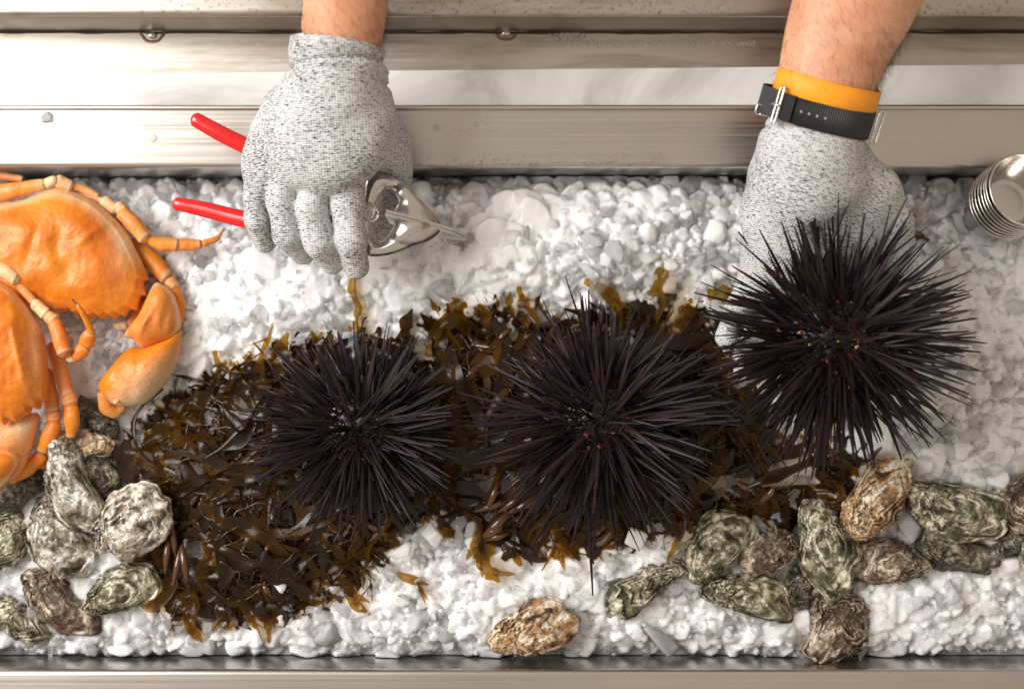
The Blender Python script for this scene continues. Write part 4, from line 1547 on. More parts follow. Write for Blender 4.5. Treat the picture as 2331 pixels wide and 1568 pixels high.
limb('leg', [([(104, 850, 2.2), (115, 900, 2.4), (120, 935, 2.6)], [15, 16, 15], 0.1), ([(121, 944, 2.6), (122, 952, 2.6)], [17, 16], 0.2), ([(124, 965, 2.7), (112, 995, 2.6), (96, 1025, 2.3)], [15, 17, 12], 0.0),
              ([(94, 1040, 2.0), (60, 1068, 1.8), (25, 1090, 1.6)], [14, 16, 12], 0.0)], crab2)
limb('leg', [([(118, 1020, 1.4), (105, 1050, 1.4), (78, 1060, 1.3)], [14, 13, 8], 0.0)], crab2)
carapace([(-60, 980), (0, 962), (85, 938), (82, 988), (66, 1036), (42, 1084), (10, 1094), (-60, 1080)], (10, 1010), 2.6, 1.7, [(20, 1010, 60, 8, 1.6, 0.1)], crab2,
         lambda u, v, r: 0.9 * gauss(u, v, 62, 965, 22, 22) + 0.25, name='claw', seed=6, nt=160, bottom=0.8, sm=3)
carapace([(-60, 1030), (0, 1024), (38, 1030), (46, 1048), (34, 1075), (12, 1100), (-20, 1125), (-60, 1120)], (-5, 1068), 3.8, 1.6, [], crab2,
         lambda u, v, r: 0.5 * np.exp(-((r - 0.93) / 0.05) ** 2) + 0.3 * (v > 1085), name='claw', seed=7, nt=160, bottom=0.8, sm=3)
# ---------------------------------------------------------------- the person: two forearms, knit gloves, bands
person = thing('person', 'person reaching over the counter with two bare forearms and grey knit cut resistant gloves', 'person', (0.05, 0.42, 0.0))


def forearm(name, pts, rads, flat, parent):
    P = [W(*p) for p in pts]
    R = np.array([r * S(p[2]) for r, p in zip(rads, pts)])
    n = 70
    C = catmull(P, n)
    r = np.interp(np.linspace(0, len(P) - 1, n), np.arange(len(P)), R)
    V, F = tube_np(C, r, r * flat, 64)
    V = V + 0.0006 * fbm(V * 30, 2)[:, None] * [1, 0, 1]
    o = part(name, V, F, M['skin'], parent)
    return o, C, r


armA, CA, RA = forearm('forearm', [(806, -330, 17.5), (797, -150, 16.0), (787, 0, 14.6), (778, 80, 13.6), (771, 110, 13.2), (768, 200, 12.5)], [132, 110, 96, 93, 86, 80], 0.80, person)
armB, CB, RB = forearm('forearm', [(2060, -330, 17.5), (1996, -150, 16.2), (1946, 0, 15.0), (1912, 90, 14.2), (1884, 180, 13.4), (1862, 270, 12.6), (1850, 330, 12.0)], [182, 162, 141, 126, 112, 104, 100], 0.78, person)


def arm_hair(C, r, flat, n, seed, parent, s0, s1, side=1.0):
    q = np.random.default_rng(seed)
    T, A, B = frames(C)
    bag = Bag()
    for k in range(n):
        f = q.uniform(s0, s1) * (len(C) - 1)
        i = int(f)
        c, t, a, b = C[i], T[i], A[i], B[i]
        # tangent runs away from the body; a points sideways
        th = q.uniform(-0.35, math.pi + 0.35) if q.random() < 0.6 else q.normal(math.pi if a[0] < 0 else 0, 0.5)
        rr = np.interp(f, np.arange(len(r)), r)
        nrm = a * math.cos(th) + b * math.sin(th) * flat
        p = c + t * 0 + (a * math.cos(th) + b * math.sin(th) * flat) * rr * 0.995
        nrm = nrm / np.linalg.norm(nrm)
        right = np.array([1.0, -0.25, 0.0]) * side
        d = nrm * 0.38 + t * q.uniform(0.35, 0.9) + (right - nrm * (right @ nrm)) * q.uniform(0.1, 0.9) + q.normal(0, 0.22, 3)
        d /= np.linalg.norm(d)
        L = q.uniform(0.005, 0.013)
        cu = q.normal(0, 0.5, 3) - nrm * 0.45
        pts = np.array([p + d * L * x + cu * L * 0.5 * x * x for x in (0, 0.33, 0.66, 1.0)])
        V, F = tube_np(pts, [0.00005, 0.000045, 0.00004, 0.000015], None, 3, caps=False)
        bag.add(V, F)
    o = bag.part('arm_hair', M['hair'], parent)
    o['kind'] = 'stuff'


arm_hair(CB, RB, 0.78, 2300, 3, armB, 0.30, 0.84)
arm_hair(CA, RA, 0.80, 1100, 4, armA, 0.30, 0.80)


def glove(name, F, field, h, parent, rot, kn0):
    V, Q = surface_nets(field, F.lo, F.h)
    ca, sa = math.cos(rot), math.sin(rot)
    x, y = V[:, 0] - kn0[0], V[:, 1] - kn0[1]
    kn = np.stack([x * ca + y * sa, -x * sa + y * ca, V[:, 2]], -1)
    return part(name, V, [Q], M['knit'], parent, attrs={'kn': kn})


def chain_w(F, pts, rads, k=0.004, flat=None):
    return F.chain([W(*p) for p in pts], [r * S(p[2]) for r, p in zip(rads, pts)], k, flat)


# --- right hand glove (picture left): back of the hand up, fingers closed over the tool
F = Field(W(520, 680, 5) - [0, 0, 0.045], W(980, 60, 10) + [0, 0, 0.075], 0.00115)
lo = F.lo
cuff = chain_w(F, [(764, 98, 13.4), (768, 150, 12.9), (768, 200, 12.4)], [106, 104, 104], 0.004, 0.80)
cut = (F.Y - (F.X - W(657, 0, 13.5)[0]) * -0.13) - W(657, 84, 13.5)[1]       # sloping open end of the cuff
palm = chain_w(F, [(768, 200, 12.2), (760, 245, 11.7), (745, 290, 11.2)], [104, 130, 143], 0.012, 0.50)
kn_row = chain_w(F, [(604, 362, 9.5), (670, 376, 10.0), (735, 380, 10.2), (796, 366, 10.0)], [48, 52, 54, 48], 0.008, 0.72)
body = smin(palm, kn_row, 0.014)
body = smin(body, chain_w(F, [(742, 300, 10.9), (785, 325, 10.4)], [128, 92], 0.01, 0.45), 0.01)
heel = chain_w(F, [(838, 260, 10.4), (866, 320, 8.6), (888, 380, 6.4)], [58, 58, 47], 0.008)
body = smin(body, heel, 0.012)
body = smin(body, chain_w(F, [(650, 250, 10.6), (618, 310, 10.0), (596, 390, 9.5)], [52, 46, 38], 0.008, 0.7), 0.010)
body = smin(body, cuff, 0.008)
fing = [chain_w(F, [(592, 375, 9.1), (581, 440, 9.1), (586, 500, 8.5), (603, 550, 6.9)], [36, 27, 27, 27], 0.004),
        chain_w(F, [(650, 390, 9.3), (640, 460, 9.5), (655, 535, 8.8), (690, 575, 7.0)], [38, 34, 33, 30], 0.004),
        chain_w(F, [(720, 392, 9.5), (711, 470, 9.7), (726, 550, 9.0), (757, 595, 7.3)], [41, 37, 35, 31], 0.004),
        chain_w(F, [(794, 380, 9.4), (792, 465, 9.7), (800, 545, 9.1), (811, 608, 7.5)], [43, 40, 36, 30], 0.004)]
out = body
parts_ = [smin(body, f, 0.004) for f in fing]
out = parts_[0]
for p_ in parts_[1:]: out = np.minimum(out, p_)
thumb = chain_w(F, [(880, 330, 7.2), (900, 410, 5.2), (896, 480, 4.0), (866, 530, 3.2)], [50, 36, 34, 30], 0.005)
out = smin(out, thumb, 0.008)
yy = (784 - F.Y / (PX * 0.88))      # rough picture row for wrinkles
Pn = F.P()
w1 = np.exp(-((yy - 148 + (F.X - W(765, 0, 13)[0]) * 260) / 5.5) ** 2)
w2 = np.exp(-((yy - 172 - (F.X - W(765, 0, 13)[0]) * 500) / 5.0) ** 2)
w3 = np.exp(-((yy - 120) / 10.0) ** 2)
out = out + 0.0030 * w1 + 0.0022 * w2 - 0.0014 * w3 - 0.0014 * np.exp(-((yy - 160) / 5.0) ** 2)
out = out + 0.0007 * vnoise(Pn * 75) + 0.0009 * vnoise(Pn * 28 + 5)
# knuckle pads
for (ku, kv, kz) in ((598, 385, 9.4), (655, 398, 10.0), (722, 400, 10.4), (796, 390, 10.2)):
    c = W(ku, kv, kz + 1.2)
    out = out - 0.0007 * np.exp(-(((F.X - c[0]) / 0.010) ** 2 + ((F.Y - c[1]) / 0.011) ** 2))
out = np.maximum(out, cut)
# hollow the cuff mouth so that the arm goes in
inner = chain_w(F, [(775, 10, 14.4), (771, 80, 13.6)], [97, 92], 0.003, 0.80)
out = np.maximum(out, -inner)
gloveA = glove('glove', F, out, F.h, person, 0.0, W(760, 300, 10))

# --- left hand glove (picture right): palm turned up beneath the urchin
F = Field(W(1585, 960, 6) - [0, 0, 0.05], W(2130, 240, 10) + [0, 0, 0.075], 0.0012)
cuff = chain_w(F, [(1858, 300, 12.4), (1848, 340, 12.0), (1846, 400, 11.4)], [112, 122, 126], 0.004, 0.74)
cut = ((F.X - W(1858, 268, 13)[0]) * -0.28 * -1 + (F.Y - W(1858, 268, 13)[1]))
palm = chain_w(F, [(1850, 400, 10.8), (1858, 480, 9.4), (1870, 580, 7.6)], [130, 158, 176], 0.012, 0.50)
thumbb = chain_w(F, [(1925, 400, 10.4), (1985, 440, 9.8), (2030, 500, 8.8), (2040, 560, 7.6)], [70, 62, 46, 44], 0.008)
outer = chain_w(F, [(1760, 400, 10.4), (1748, 480, 9.2), (1756, 560, 7.2)], [52, 56, 48], 0.008)
body = smin(smin(smin(cuff, palm, 0.012), thumbb, 0.012), outer, 0.01)
fing = [chain_w(F, [(1730, 560, 7.0), (1714, 640, 5.8), (1680, 705, 5.9), (1656, 765, 6.9)], [44, 34, 30, 27], 0.005),
        chain_w(F, [(1790, 640, 6.2), (1750, 740, 5.2), (1712, 805, 5.6), (1698, 845, 6.2)], [50, 40, 32, 27], 0.005),
        chain_w(F, [(1870, 660, 5.9), (1860, 780, 4.8), (1850, 860, 5.4), (1850, 900, 6.4)], [50, 42, 36, 30], 0.005),
        chain_w(F, [(1950, 640, 6.2), (1980, 760, 5.2), (1990, 840, 5.8), (1985, 870, 6.8)], [48, 40, 34, 28], 0.005)]
out = None
for f in fing:
    p_ = smin(body, f, 0.007)
    out = p_ if out is None else np.minimum(out, p_)
yy = 784 - F.Y / (PX * 0.885)
Pn = F.P()
w1 = np.exp(-((yy - 300 - (F.X - W(1850, 0, 12)[0]) * 420) / 6.0) ** 2)
out = out + 0.0018 * w1 + 0.0008 * vnoise(Pn * 60) + 0.0012 * vnoise(Pn * 25 + 8)
# a seam fold running towards the thumb side
out = out + 0.0020 * np.exp(-((F.X - W(1962, 0, 11)[0] - (F.Y - W(0, 400, 11)[1]) * -0.55) / 0.003) ** 2) * np.exp(-((yy - 385) / 40) ** 2)
out = np.maximum(out, cut)
inner = chain_w(F, [(1862, 240, 12.8), (1852, 315, 12.1)], [101, 100], 0.003, 0.74)
out = np.maximum(out, -inner)
gloveB = glove('glove', F, out, F.h, person, -0.30, W(1850, 400, 10))


def band(name, cu, cv, cz, ax, hw, hh, width, thick, mat, parent, rnd=0.0006, seg=160):
    """elastic ring round the arm; ax = arm direction"""
    c = W(cu, cv, cz)
    ax = np.array(ax, float)
    ax /= np.linalg.norm(ax)
    a = np.cross(ax, [0, 0, 1.0]); a /= np.linalg.norm(a)
    b_ = np.cross(a, ax)
    if b_[2] < 0: b_ = -b_
    th = np.linspace(0, 2 * math.pi, seg, endpoint=False)
    prof = [(-width / 2, 0), (-width / 2, thick * 0.6), (-width / 2 + rnd, thick), (0, thick * 1.05), (width / 2 - rnd, thick), (width / 2, thick * 0.6), (width / 2, 0)]
    V, ar = [], []
    per = 0
    for k, t in enumerate(th):
        e = c + a * hw * math.cos(t) + b_ * hh * math.sin(t)
        nn = a * math.cos(t) / hw + b_ * math.sin(t) / hh
        nn /= np.linalg.norm(nn)
        if k: per += np.linalg.norm(e - last)
        last = e
        for (w_, h_) in prof:
            V.append(e + ax * w_ + nn * h_)
            ar.append(per)
    m = len(prof)
    Fc = []
    for k in range(seg):
        k2 = (k + 1) % seg
        for q in range(m):
            q2 = (q + 1) % m
            Fc.append([k * m + q, k2 * m + q, k2 * m + q2, k * m + q2])
    o = part(name, np.array(V), [np.array(Fc)], mat, parent, attrs={'around': np.array(ar)})
    return o, c, a, b_, ax


axB = W(1838, 330, 12.0) - W(1905, 110, 14.0)
sB = S(13.5)
_ = band('wristband', 1882, 205, 13.2, axB, 113 * sB, 88 * sB, 0.0150, 0.0022, M['rubber_orange'], person)
strap, cS, aS, bS, xS = band('watch_strap', 1868, 257, 12.7, axB, 116 * sB, 90 * sB, 0.0190, 0.0016, M['strap'], person)
strap['label'] = 'ribbed black nylon watch strap worn with the metal loops outwards'


def frame_loop(name, c, u_, v_, hu, hv, r, mat, parent):
    pts = []
    for (x, y) in ((1, 0), (1, 0.8), (0.8, 1), (0, 1), (-0.8, 1), (-1, 0.8), (-1, 0), (-1, -0.8), (-0.8, -1), (0, -1), (0.8, -1), (1, -0.8), (1, 0), (1, 0.3)):
        pts.append(c + u_ * hu * x + v_ * hv * y)
    V, Fq = tube_np(np.array(pts), r, None, 10)
    return part(name, V, Fq, mat, parent)


# aS points to picture ... choose the left and right ends by x sign
lf = -aS if aS[0] > 0 else aS
hw_, hh_ = 116 * sB, 90 * sB
th = 0.62
pL = cS + lf * (hw_ + 0.001) * math.cos(th) + bS * (hh_ + 0.0035) * math.sin(th)
nL = lf * math.cos(th) + bS * math.sin(th)
tL = np.cross(xS, nL); tL /= np.linalg.norm(tL)
pL = pL + nL * 0.0040
frame_loop('buckle', pL, xS, tL, 0.0120, 0.0018, 0.0010, M['steel_buckle'], strap)
V, Fq = tube_np(np.array([pL - tL * 0.003 + nL * 0.0012, pL + tL * 0.004 + nL * 0.0016]), 0.0009, None, 8)
part('buckle_pin', V, Fq, M['steel_buckle'], strap)
pL2 = cS + lf * (hw_ + 0.0035) + bS * 0.002
frame_loop('strap_loop', pL2 + lf * 0.0010 + xS * 0.0075, xS, lf, 0.0030, 0.0040, 0.0008, M['steel_buckle'], strap)
pR = cS - lf * (hw_ + 0.0042) + bS * 0.007
frame_loop('strap_loop', pR, xS, -lf * 0.9 + bS * -0.5, 0.0112, 0.0022, 0.0009, M['steel_buckle'], strap)
# folded strap tail standing off at the left
tail = [cS + lf * (hw_ + 0.0005) * math.cos(x) + bS * (hh_ + 0.001) * math.sin(x) + nn for x, nn in
        ((0.95, nL * 0.0025), (0.62, nL * 0.0045), (0.25, lf * 0.0045), (-0.15, lf * 0.0070), (-0.5, lf * 0.0080), (-0.8, lf * 0.0050))]
C = catmull(tail, 30)
T_ = np.gradient(C, axis=0); T_ /= np.linalg.norm(T_, axis=1)[:, None]
nn = np.cross(T_, xS)
V = np.concatenate([C + xS * 0.0088 + nn * 0.0007, C - xS * 0.0088 + nn * 0.0007, C - xS * 0.0088 - nn * 0.0007, C + xS * 0.0088 - nn * 0.0007])
Fc = []
for k in range(29):
    for q in range(4):
        q2 = (q + 1) % 4
        Fc.append([q * 30 + k, q2 * 30 + k, q2 * 30 + k + 1, q * 30 + k + 1])
part('strap_tail', V, [np.array(Fc)], M['strap'], strap, smooth=False, attrs={'around': np.tile(np.linspace(0, 0.05, 30), 4)})
m_eye = mat_plain('strap_hole', (0.34, 0.33, 0.31), 0.6)
for k in range(4):
    t = math.pi / 2 + 0.34 - 0.155 * k
    p = cS + lf * (hw_ + 0.00175) * math.cos(math.pi - t if False else t * 0 + (math.pi / 2 - 0.48 + 0.155 * k)) + bS * (hh_ + 0.00175) * math.sin(math.pi / 2 - 0.48 + 0.155 * k)
    V0, F0 = ICO[2]
    part('strap_hole', V0 * [0.0009, 0.0009, 0.0004] + p, [F0], m_eye, strap)

# ---------------------------------------------------------------- the red handled tool
tool = thing('pliers', 'red handled stainless steel pliers with a pointed jaw held in the right gloved hand', 'pliers', W(840, 480, 4.5))


def grip(pts, rads, flat=0.75):
    P = [W(*p) for p in pts]
    R = [r * S(p[2]) for r, p in zip(rads, pts)]
    V, Fq = capsule_np(P, R, 40, 24, flat)
    o = part('handle', V, Fq, M['red_grip'], tool)
    return o


grip([(446, 273, 6.9), (500, 303, 6.9), (560, 333, 6.8), (620, 362, 6.6), (700, 400, 6.5), (790, 440, 6.5)], [17, 18.5, 19, 19, 17, 12])
grip([(403, 464, 5.2), (470, 478, 5.3), (540, 496, 5.5), (610, 508, 5.8), (700, 506, 6.1), (790, 500, 6.3)], [15, 18, 19.5, 19, 16, 12])
Fj = Field(W(815, 605, 5.0) + [0, 0, 0.004], W(1062, 375, 10.2), 0.00062)
sj = S(7.9)
Uj, Vj = Fj.X / sj + 1165.5, 784 - Fj.Y / sj
outer = closed_smooth([(850, 391), (868, 389), (888, 396), (912, 410), (936, 433), (958, 460), (980, 485), (1000, 506), (1008, 522), (1000, 536), (975, 551), (935, 564), (902, 577), (866, 585), (836, 581), (828, 553), (822, 520), (824, 470), (830, 425), (838, 402)], 110)
hole = closed_smooth([(883, 431), (870, 438), (860, 452), (850, 478), (842, 505), (842, 530), (852, 550), (868, 549), (886, 532), (896, 512), (893, 497), (897, 480), (907, 460), (900, 438)], 70)
d2 = poly_sdf(Uj[:, :, 0], Vj[:, :, 0], outer) * sj
dh = poly_sdf(Uj[:, :, 0], Vj[:, :, 0], hole) * sj
dd = np.maximum(d2, -dh)[:, :, None]
inset = np.clip(-dd, 0, 0.012)
zmid = 0.0780 + 0.0065 * np.clip((Uj - 860) / 80, 0, 1) * np.clip(1 - np.abs(Vj - (486 + (Uj - 878) * 0.30)) / 60, 0, 1) - 0.004 * np.clip((Uj - 960) / 60, 0, 1)
half = 0.0018 + 0.0085 * np.sqrt(np.clip(inset / 0.012, 0, 1))
body = np.maximum(dd + 0.0, np.abs(Fj.Z - zmid) - half)
q1 = np.maximum(dd + 0.0022, 0)
q2 = np.maximum(np.abs(Fj.Z - zmid) - half + 0.0022, 0)
body = np.minimum(np.maximum(dd + 0.0022, np.abs(Fj.Z - zmid) - half + 0.0022), 0) + np.sqrt(q1 * q1 + q2 * q2) - 0.0022
cone1 = Fj.cone(W(918, 440, 8.5), W(1000, 512, 7.7), 0.0052, 0.0018)
cone2 = Fj.cone(W(915, 532, 8.4), W(985, 531, 7.6), 0.0056, 0.0020)
body = smin(smin(body, cone1, 0.004), cone2, 0.004)
seamY = 486 + (Uj - 878) * 0.295
sp = (Vj - seamY) * sj
Vq, Qq = surface_nets(np.maximum(body, sp + 0.0004), Fj.lo, Fj.h)
part('jaw', Vq, [Qq], M['steel_tool'], tool)
Vq, Qq = surface_nets(np.maximum(body, -sp + 0.0004), Fj.lo, Fj.h)
part('jaw', Vq, [Qq], M['steel_tool'], tool)
# two thin beak plates standing on the seam
for off in (-0.0011, 0.0011):
    poly = [(878, 484, 9.9), (920, 494, 9.8), (980, 511, 9.0), (1030, 527, 8.1), (1064, 541, 7.3), (1040, 540, 6.5), (990, 535, 6.2), (930, 520, 6.6), (890, 504, 8.4)]
    pts = np.array([W(*p) for p in poly])
    nrm = np.array([0.27, 0.96, 0.12]); nrm /= np.linalg.norm(nrm)
    n_ = len(pts)
    up_ = pts + nrm * (off + 0.0009)
    dn_ = pts + nrm * (off - 0.0009)
    bmesh_f = []
    V = np.vstack([up_, dn_, [up_.mean(0)], [dn_.mean(0)]])
    T = [[2 * n_, (k + 1) % n_, k] for k in range(n_)] + [[2 * n_ + 1, n_ + k, n_ + (k + 1) % n_] for k in range(n_)]
    Qd = [[k, (k + 1) % n_, n_ + (k + 1) % n_, n_ + k] for k in range(n_)]
    o = part('beak_plate', V, [np.array(Qd), np.array(T)], M['steel_tool'], tool, smooth=False)
for k in range(3):
    c = W(838 + 4 * k, 482 + 3 * k, 8.5 + 0.25 * k)
    th = np.linspace(0, 2 * math.pi, 28)
    rr_ = 0.0062 - 0.0007 * k
    V, Fq = tube_np(np.stack([c[0] + rr_ * np.cos(th), c[1] + rr_ * np.sin(th), np.full_like(th, c[2])], -1), 0.0007, None, 8)
    part('spring_coil', V, Fq, M['steel_tool'], tool)

# ---------------------------------------------------------------- stack of steel sauce cups
def lathe(prof, seg=72):
    th = np.arange(seg) * 2 * math.pi / seg
    V = np.array([[r * math.cos(t), r * math.sin(t), z] for (r, z) in prof for t in th])
    Fq = []
    for k in range(len(prof) - 1):
        for q in range(seg):
            q2 = (q + 1) % seg
            Fq.append([k * seg + q, k * seg + q2, (k + 1) * seg + q2, (k + 1) * seg + q])
    return V, np.array(Fq)


cr, chh = 0.0276, 0.030
prof = [(0.0002, 0.0012), (0.0130, 0.0012), (0.0166, 0.0014), (0.0174, 0.0022), (0.0255, chh - 0.002), (0.0262, chh - 0.0005), (0.0270, chh + 0.0006), (cr, chh), (cr + 0.0002, chh - 0.0010), (cr - 0.0006, chh - 0.0020), (0.0262, chh - 0.0022), (0.0181, 0.0016), (0.0170, 0.0), (0.0002, 0.0)]
Vc, Qc = lathe(prof)
cup_axis = np.array([0.16, 0.22, 1.0]); cup_axis /= np.linalg.norm(cup_axis)
Bc = basis(cup_axis)
words_ = ['top', 'second', 'third', 'fourth', 'fifth', 'sixth', 'seventh', 'eighth']
top_c = W(2334, 432, 6.6) - cup_axis * chh
cup_me = mesh_np('sauce_cup', Vc, [Qc], M['steel_cup'])
for k in range(8):
    o = bpy.data.objects.new('sauce_cup', cup_me)
    link(o)
    mm = np.eye(4)
    rz = np.array([[math.cos(k), -math.sin(k), 0], [math.sin(k), math.cos(k), 0], [0, 0, 1]])
    mm[:3, :3] = Bc @ rz
    mm[:3, 3] = top_c - cup_axis * 0.0043 * k + rng.normal(0, 0.0002, 3)
    o.matrix_world = Matrix(mm.tolist())
    tag(o, ('open top cup of the leaning stack of small steel sauce cups at the right edge' if k == 0 else
            'lowest cup of the leaning stack of small steel sauce cups at the right edge' if k == 7 else
            words_[k] + ' cup from the top of the leaning stack of steel sauce cups'), 'sauce cup', 'nested stack of small stainless sauce cups')

# ---------------------------------------------------------------- water drops on the steel
V0, F0 = ICO[2]
def drop_mesh(r_, q):
    V = V0 * (1 + 0.12 * fbm(V0 * 1.3 + q, 2))[:, None]
    V = V * [r_, r_, r_ * 0.42]
    V[:, 2] = np.maximum(V[:, 2], -0.0001)
    return V
for (u, v, rr_, lab) in ((349, 316, 0.0027, 'round clear water drop on the bright steel ledge above the upper red handle'), (993, 291, 0.0022, 'largest clear water drop on the steel ledge just right of the left glove'), (1084, 283, 0.0018, 'elongated clear water drop on the steel ledge between the two hands')):
    o = part('water_drop', drop_mesh(rr_, u) + W(u, v, ZL), [F0], M['water'])
    tag(o, lab, 'water drop', 'water drops on the steel ledge')
b = Bag()
q = np.random.default_rng(77)
V1, F1 = ICO[1]
def drp(u, v, z, r_):
    V = V1 * [r_, r_ * q.uniform(0.8, 1.2), r_ * 0.35]
    V[:, 2] = np.maximum(V[:, 2], -0.0001)
    b.add(V + W(u, v, z), [F1])
for k in range(260): drp(q.uniform(890, 1520), 383 - abs(q.normal(0, 14)) - 5, ZL, q.uniform(0.0003, 0.0009))
for k in range(90): drp(q.normal(1075, 40), q.normal(293, 14), ZL, q.uniform(0.0002, 0.0006))
for k in range(420): drp(q.uniform(880, 1700) if k % 4 else q.uniform(300, 680), q.uniform(-10, 34), 6.0, q.uniform(0.0004, 0.0010))
for k in range(70): drp(q.uniform(2050, 2331), q.uniform(-10, 34), 6.0, q.uniform(0.0004, 0.0012))
o = b.part('water_droplets', M['water'])
tag(o, 'spray of tiny water droplets beaded on the steel counter', 'water droplets', kind='stuff')
# ---------------------------------------------------------------- seaweed
def ribbon(pts, widths, r, cup=0.25, ruffle=0.15, twist=0.0, n=18, m=5):
    """curved blade: pts world (k,3), widths metres"""
    C = catmull(pts, n)
    w = np.interp(np.linspace(0, 1, n), np.linspace(0, 1, len(widths)), widths)
    T, A, B = frames(C)
    ph = np.linspace(0, 1, n)
    tw = twist * ph + r.uniform(-0.6, 0.6)
    s_ = np.linspace(-1, 1, m)
    e = np.cos(tw)[:, None] * A + np.sin(tw)[:, None] * B
    f = -np.sin(tw)[:, None] * A + np.cos(tw)[:, None] * B
    wob = 1 + 0.22 * np.sin(ph * r.uniform(9, 22) + r.uniform(0, 6))[:, None] * np.abs(s_)[None] ** 2 + 0.045 * r.normal(size=(n, m)) * (np.abs(s_)[None] > 0.9)
    V = C[:, None, :] + e[:, None, :] * (s_[None, :, None] * w[:, None, None] * 0.5 * wob[..., None])
    lift = cup * (s_[None] ** 2 - 0.4) * w[:, None] * 0.5 + ruffle * w[:, None] * 0.5 * np.sin(ph * r.uniform(8, 20) + r.uniform(0, 6))[:, None] * s_[None]
    V = V + f[:, None, :] * lift[..., None]
    V = V.reshape(-1, 3)
    i = np.arange(n - 1)[:, None] * m
    j = np.arange(m - 1)[None]
    Fq = np.stack([i + j, i + j + 1, i + m + j + 1, i + m + j], -1).reshape(-1, 4)
    return V, [Fq]


ws = np.random.default_rng(42)
film, dark, stem, bl = Bag(), Bag(), Bag(), Bag()
mnx, mxx = WEED_POLY.min(0), WEED_POLY.max(0)


def weed_h(u, v):
    d = -poly_sdf(np.array([u], float), np.array([v], float), WEED_POLY)[0]
    return max(float(ice_top(u, v)), 0.2) + 0.15 + 1.7 * min(1, max(d, 0) / 110.0), d


def in_mass():
    while True:
        u, v = ws.uniform(mnx[0], mxx[0]), ws.uniform(mnx[1], mxx[1])
        h, d = weed_h(u, v)
        if d > -4: return u, v, h, d


SRC = [(470, 1060), (430, 1250), (700, 1200), (980, 860), (1130, 800), (1120, 1090), (1500, 790), (1640, 1100), (1330, 760), (1800, 1080)]


def weed_dir(u, v):
    k = int(np.argmin([(u - a) ** 2 + (v - b_) ** 2 for a, b_ in SRC]))
    a = math.atan2(v - SRC[k][1], u - SRC[k][0])
    return a + ws.normal(0, 0.8)


def weed_path(u, v, L, zoff, seg=5, curl=0.5):
    a = weed_dir(u, v)
    P = []
    z0, _ = weed_h(u, v)
    for k in range(seg):
        h, d = weed_h(u, v)
        zz = h * zoff + 0.09 * ws.normal()
        P.append(W(u, v, max(zz, ice_top(u, v) + 0.12)))
        if d < -12 and k > 1: break
        u += L / seg * math.cos(a)
        v += L / seg * math.sin(a)
        a += ws.normal(0, curl)
    if len(P) < 2: P.append(P[0] + [0.003, 0.003, 0])
    return P


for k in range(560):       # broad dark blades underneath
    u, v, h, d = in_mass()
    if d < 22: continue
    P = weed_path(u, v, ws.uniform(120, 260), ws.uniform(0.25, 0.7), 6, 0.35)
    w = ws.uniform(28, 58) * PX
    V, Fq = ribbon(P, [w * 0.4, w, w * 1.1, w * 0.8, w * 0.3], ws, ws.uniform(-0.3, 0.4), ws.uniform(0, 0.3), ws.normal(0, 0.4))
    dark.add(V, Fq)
for k in range(560):       # long limp blades lying over the top
    u, v, h, d = in_mass()
    P = weed_path(u, v, ws.uniform(220, 460), ws.uniform(0.8, 1.25), 9, 0.34)
    w = ws.uniform(11, 34) * PX
    if d < 30 and ws.random() < 0.45: continue
    V, Fq = ribbon(P, [w * 0.35, w, w * 0.9, w * 1.1, w * 0.8, w * 0.2], ws, ws.uniform(-0.1, 0.35), ws.uniform(0, 0.22), ws.normal(0, 0.35), 34, 6)
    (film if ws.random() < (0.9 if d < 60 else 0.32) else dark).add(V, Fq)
for k in range(150):
    u, v, h, d = in_mass()
    L = ws.uniform(110, 300)
    w = ws.uniform(8, 34) * PX
    P = weed_path(u, v, L, ws.uniform(0.1, 1.0), 6, 0.42)
    w_ = [w * 0.3, w, w * ws.uniform(0.7, 1.2), w * 0.9, w * 0.25]
    V, Fq = ribbon(P, w_, ws, ws.uniform(-0.5, 0.6), ws.uniform(0, 0.35), ws.normal(0, 0.6))
    edge = d < 45
    if d < 28 and ws.random() < 0.55: continue
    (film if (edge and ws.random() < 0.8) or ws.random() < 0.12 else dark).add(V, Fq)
for k in range(900):
    u, v, h, d = in_mass()
    P = weed_path(u, v, ws.uniform(40, 150), ws.uniform(0.5, 1.25), 5, 0.7)
    r0 = ws.uniform(0.0003, 0.0009)
    V, Fq = tube_np(catmull(P, 12), np.linspace(r0, r0 * 0.4, 12), None, 5)
    stem.add(V, Fq)
for k in range(50):
    u, v, h, d = in_mass()
    if d < 10: continue
    P = weed_path(u, v, ws.uniform(35, 80), ws.uniform(0.8, 1.15), 4, 0.2)
    C = catmull(P, 14)
    r0 = ws.uniform(0.0018, 0.0036)
    V, Fq = tube_np(C, r0 * np.sin(np.linspace(0.12, math.pi - 0.12, 14)) ** 0.8, None, 10)
    bl.add(V, Fq)
# knots of bladders lying beside each other, lower left
for (u0, v0, a0, cnt) in ((410, 1200, 1.45, 5), (1100, 1195, -0.55, 4), (1150, 1165, -0.5, 3)):
    for k in range(cnt):
        a = a0 + ws.normal(0, 0.28)
        u, v = u0 + ws.normal(0, 30), v0 + ws.normal(0, 26)
        L = ws.uniform(60, 105)
        z = weed_h(u, v)[0] + 0.4
        P = [W(u + L * t * math.cos(a), v + L * t * math.sin(a), z + 0.5 * math.sin(t * 3)) for t in (0, 0.33, 0.66, 1)]
        r0 = ws.uniform(0.0022, 0.0036)
        V, Fq = tube_np(catmull(P, 16), r0 * np.sin(np.linspace(0.1, math.pi - 0.1, 16)) ** 0.8, None, 12)
        bl.add(V, Fq)
seaweed = thing('seaweed_bed', 'tangled bed of wet brown kelp spread under the three urchins', 'seaweed', W(1000, 1000, 0.0), kind='stuff')
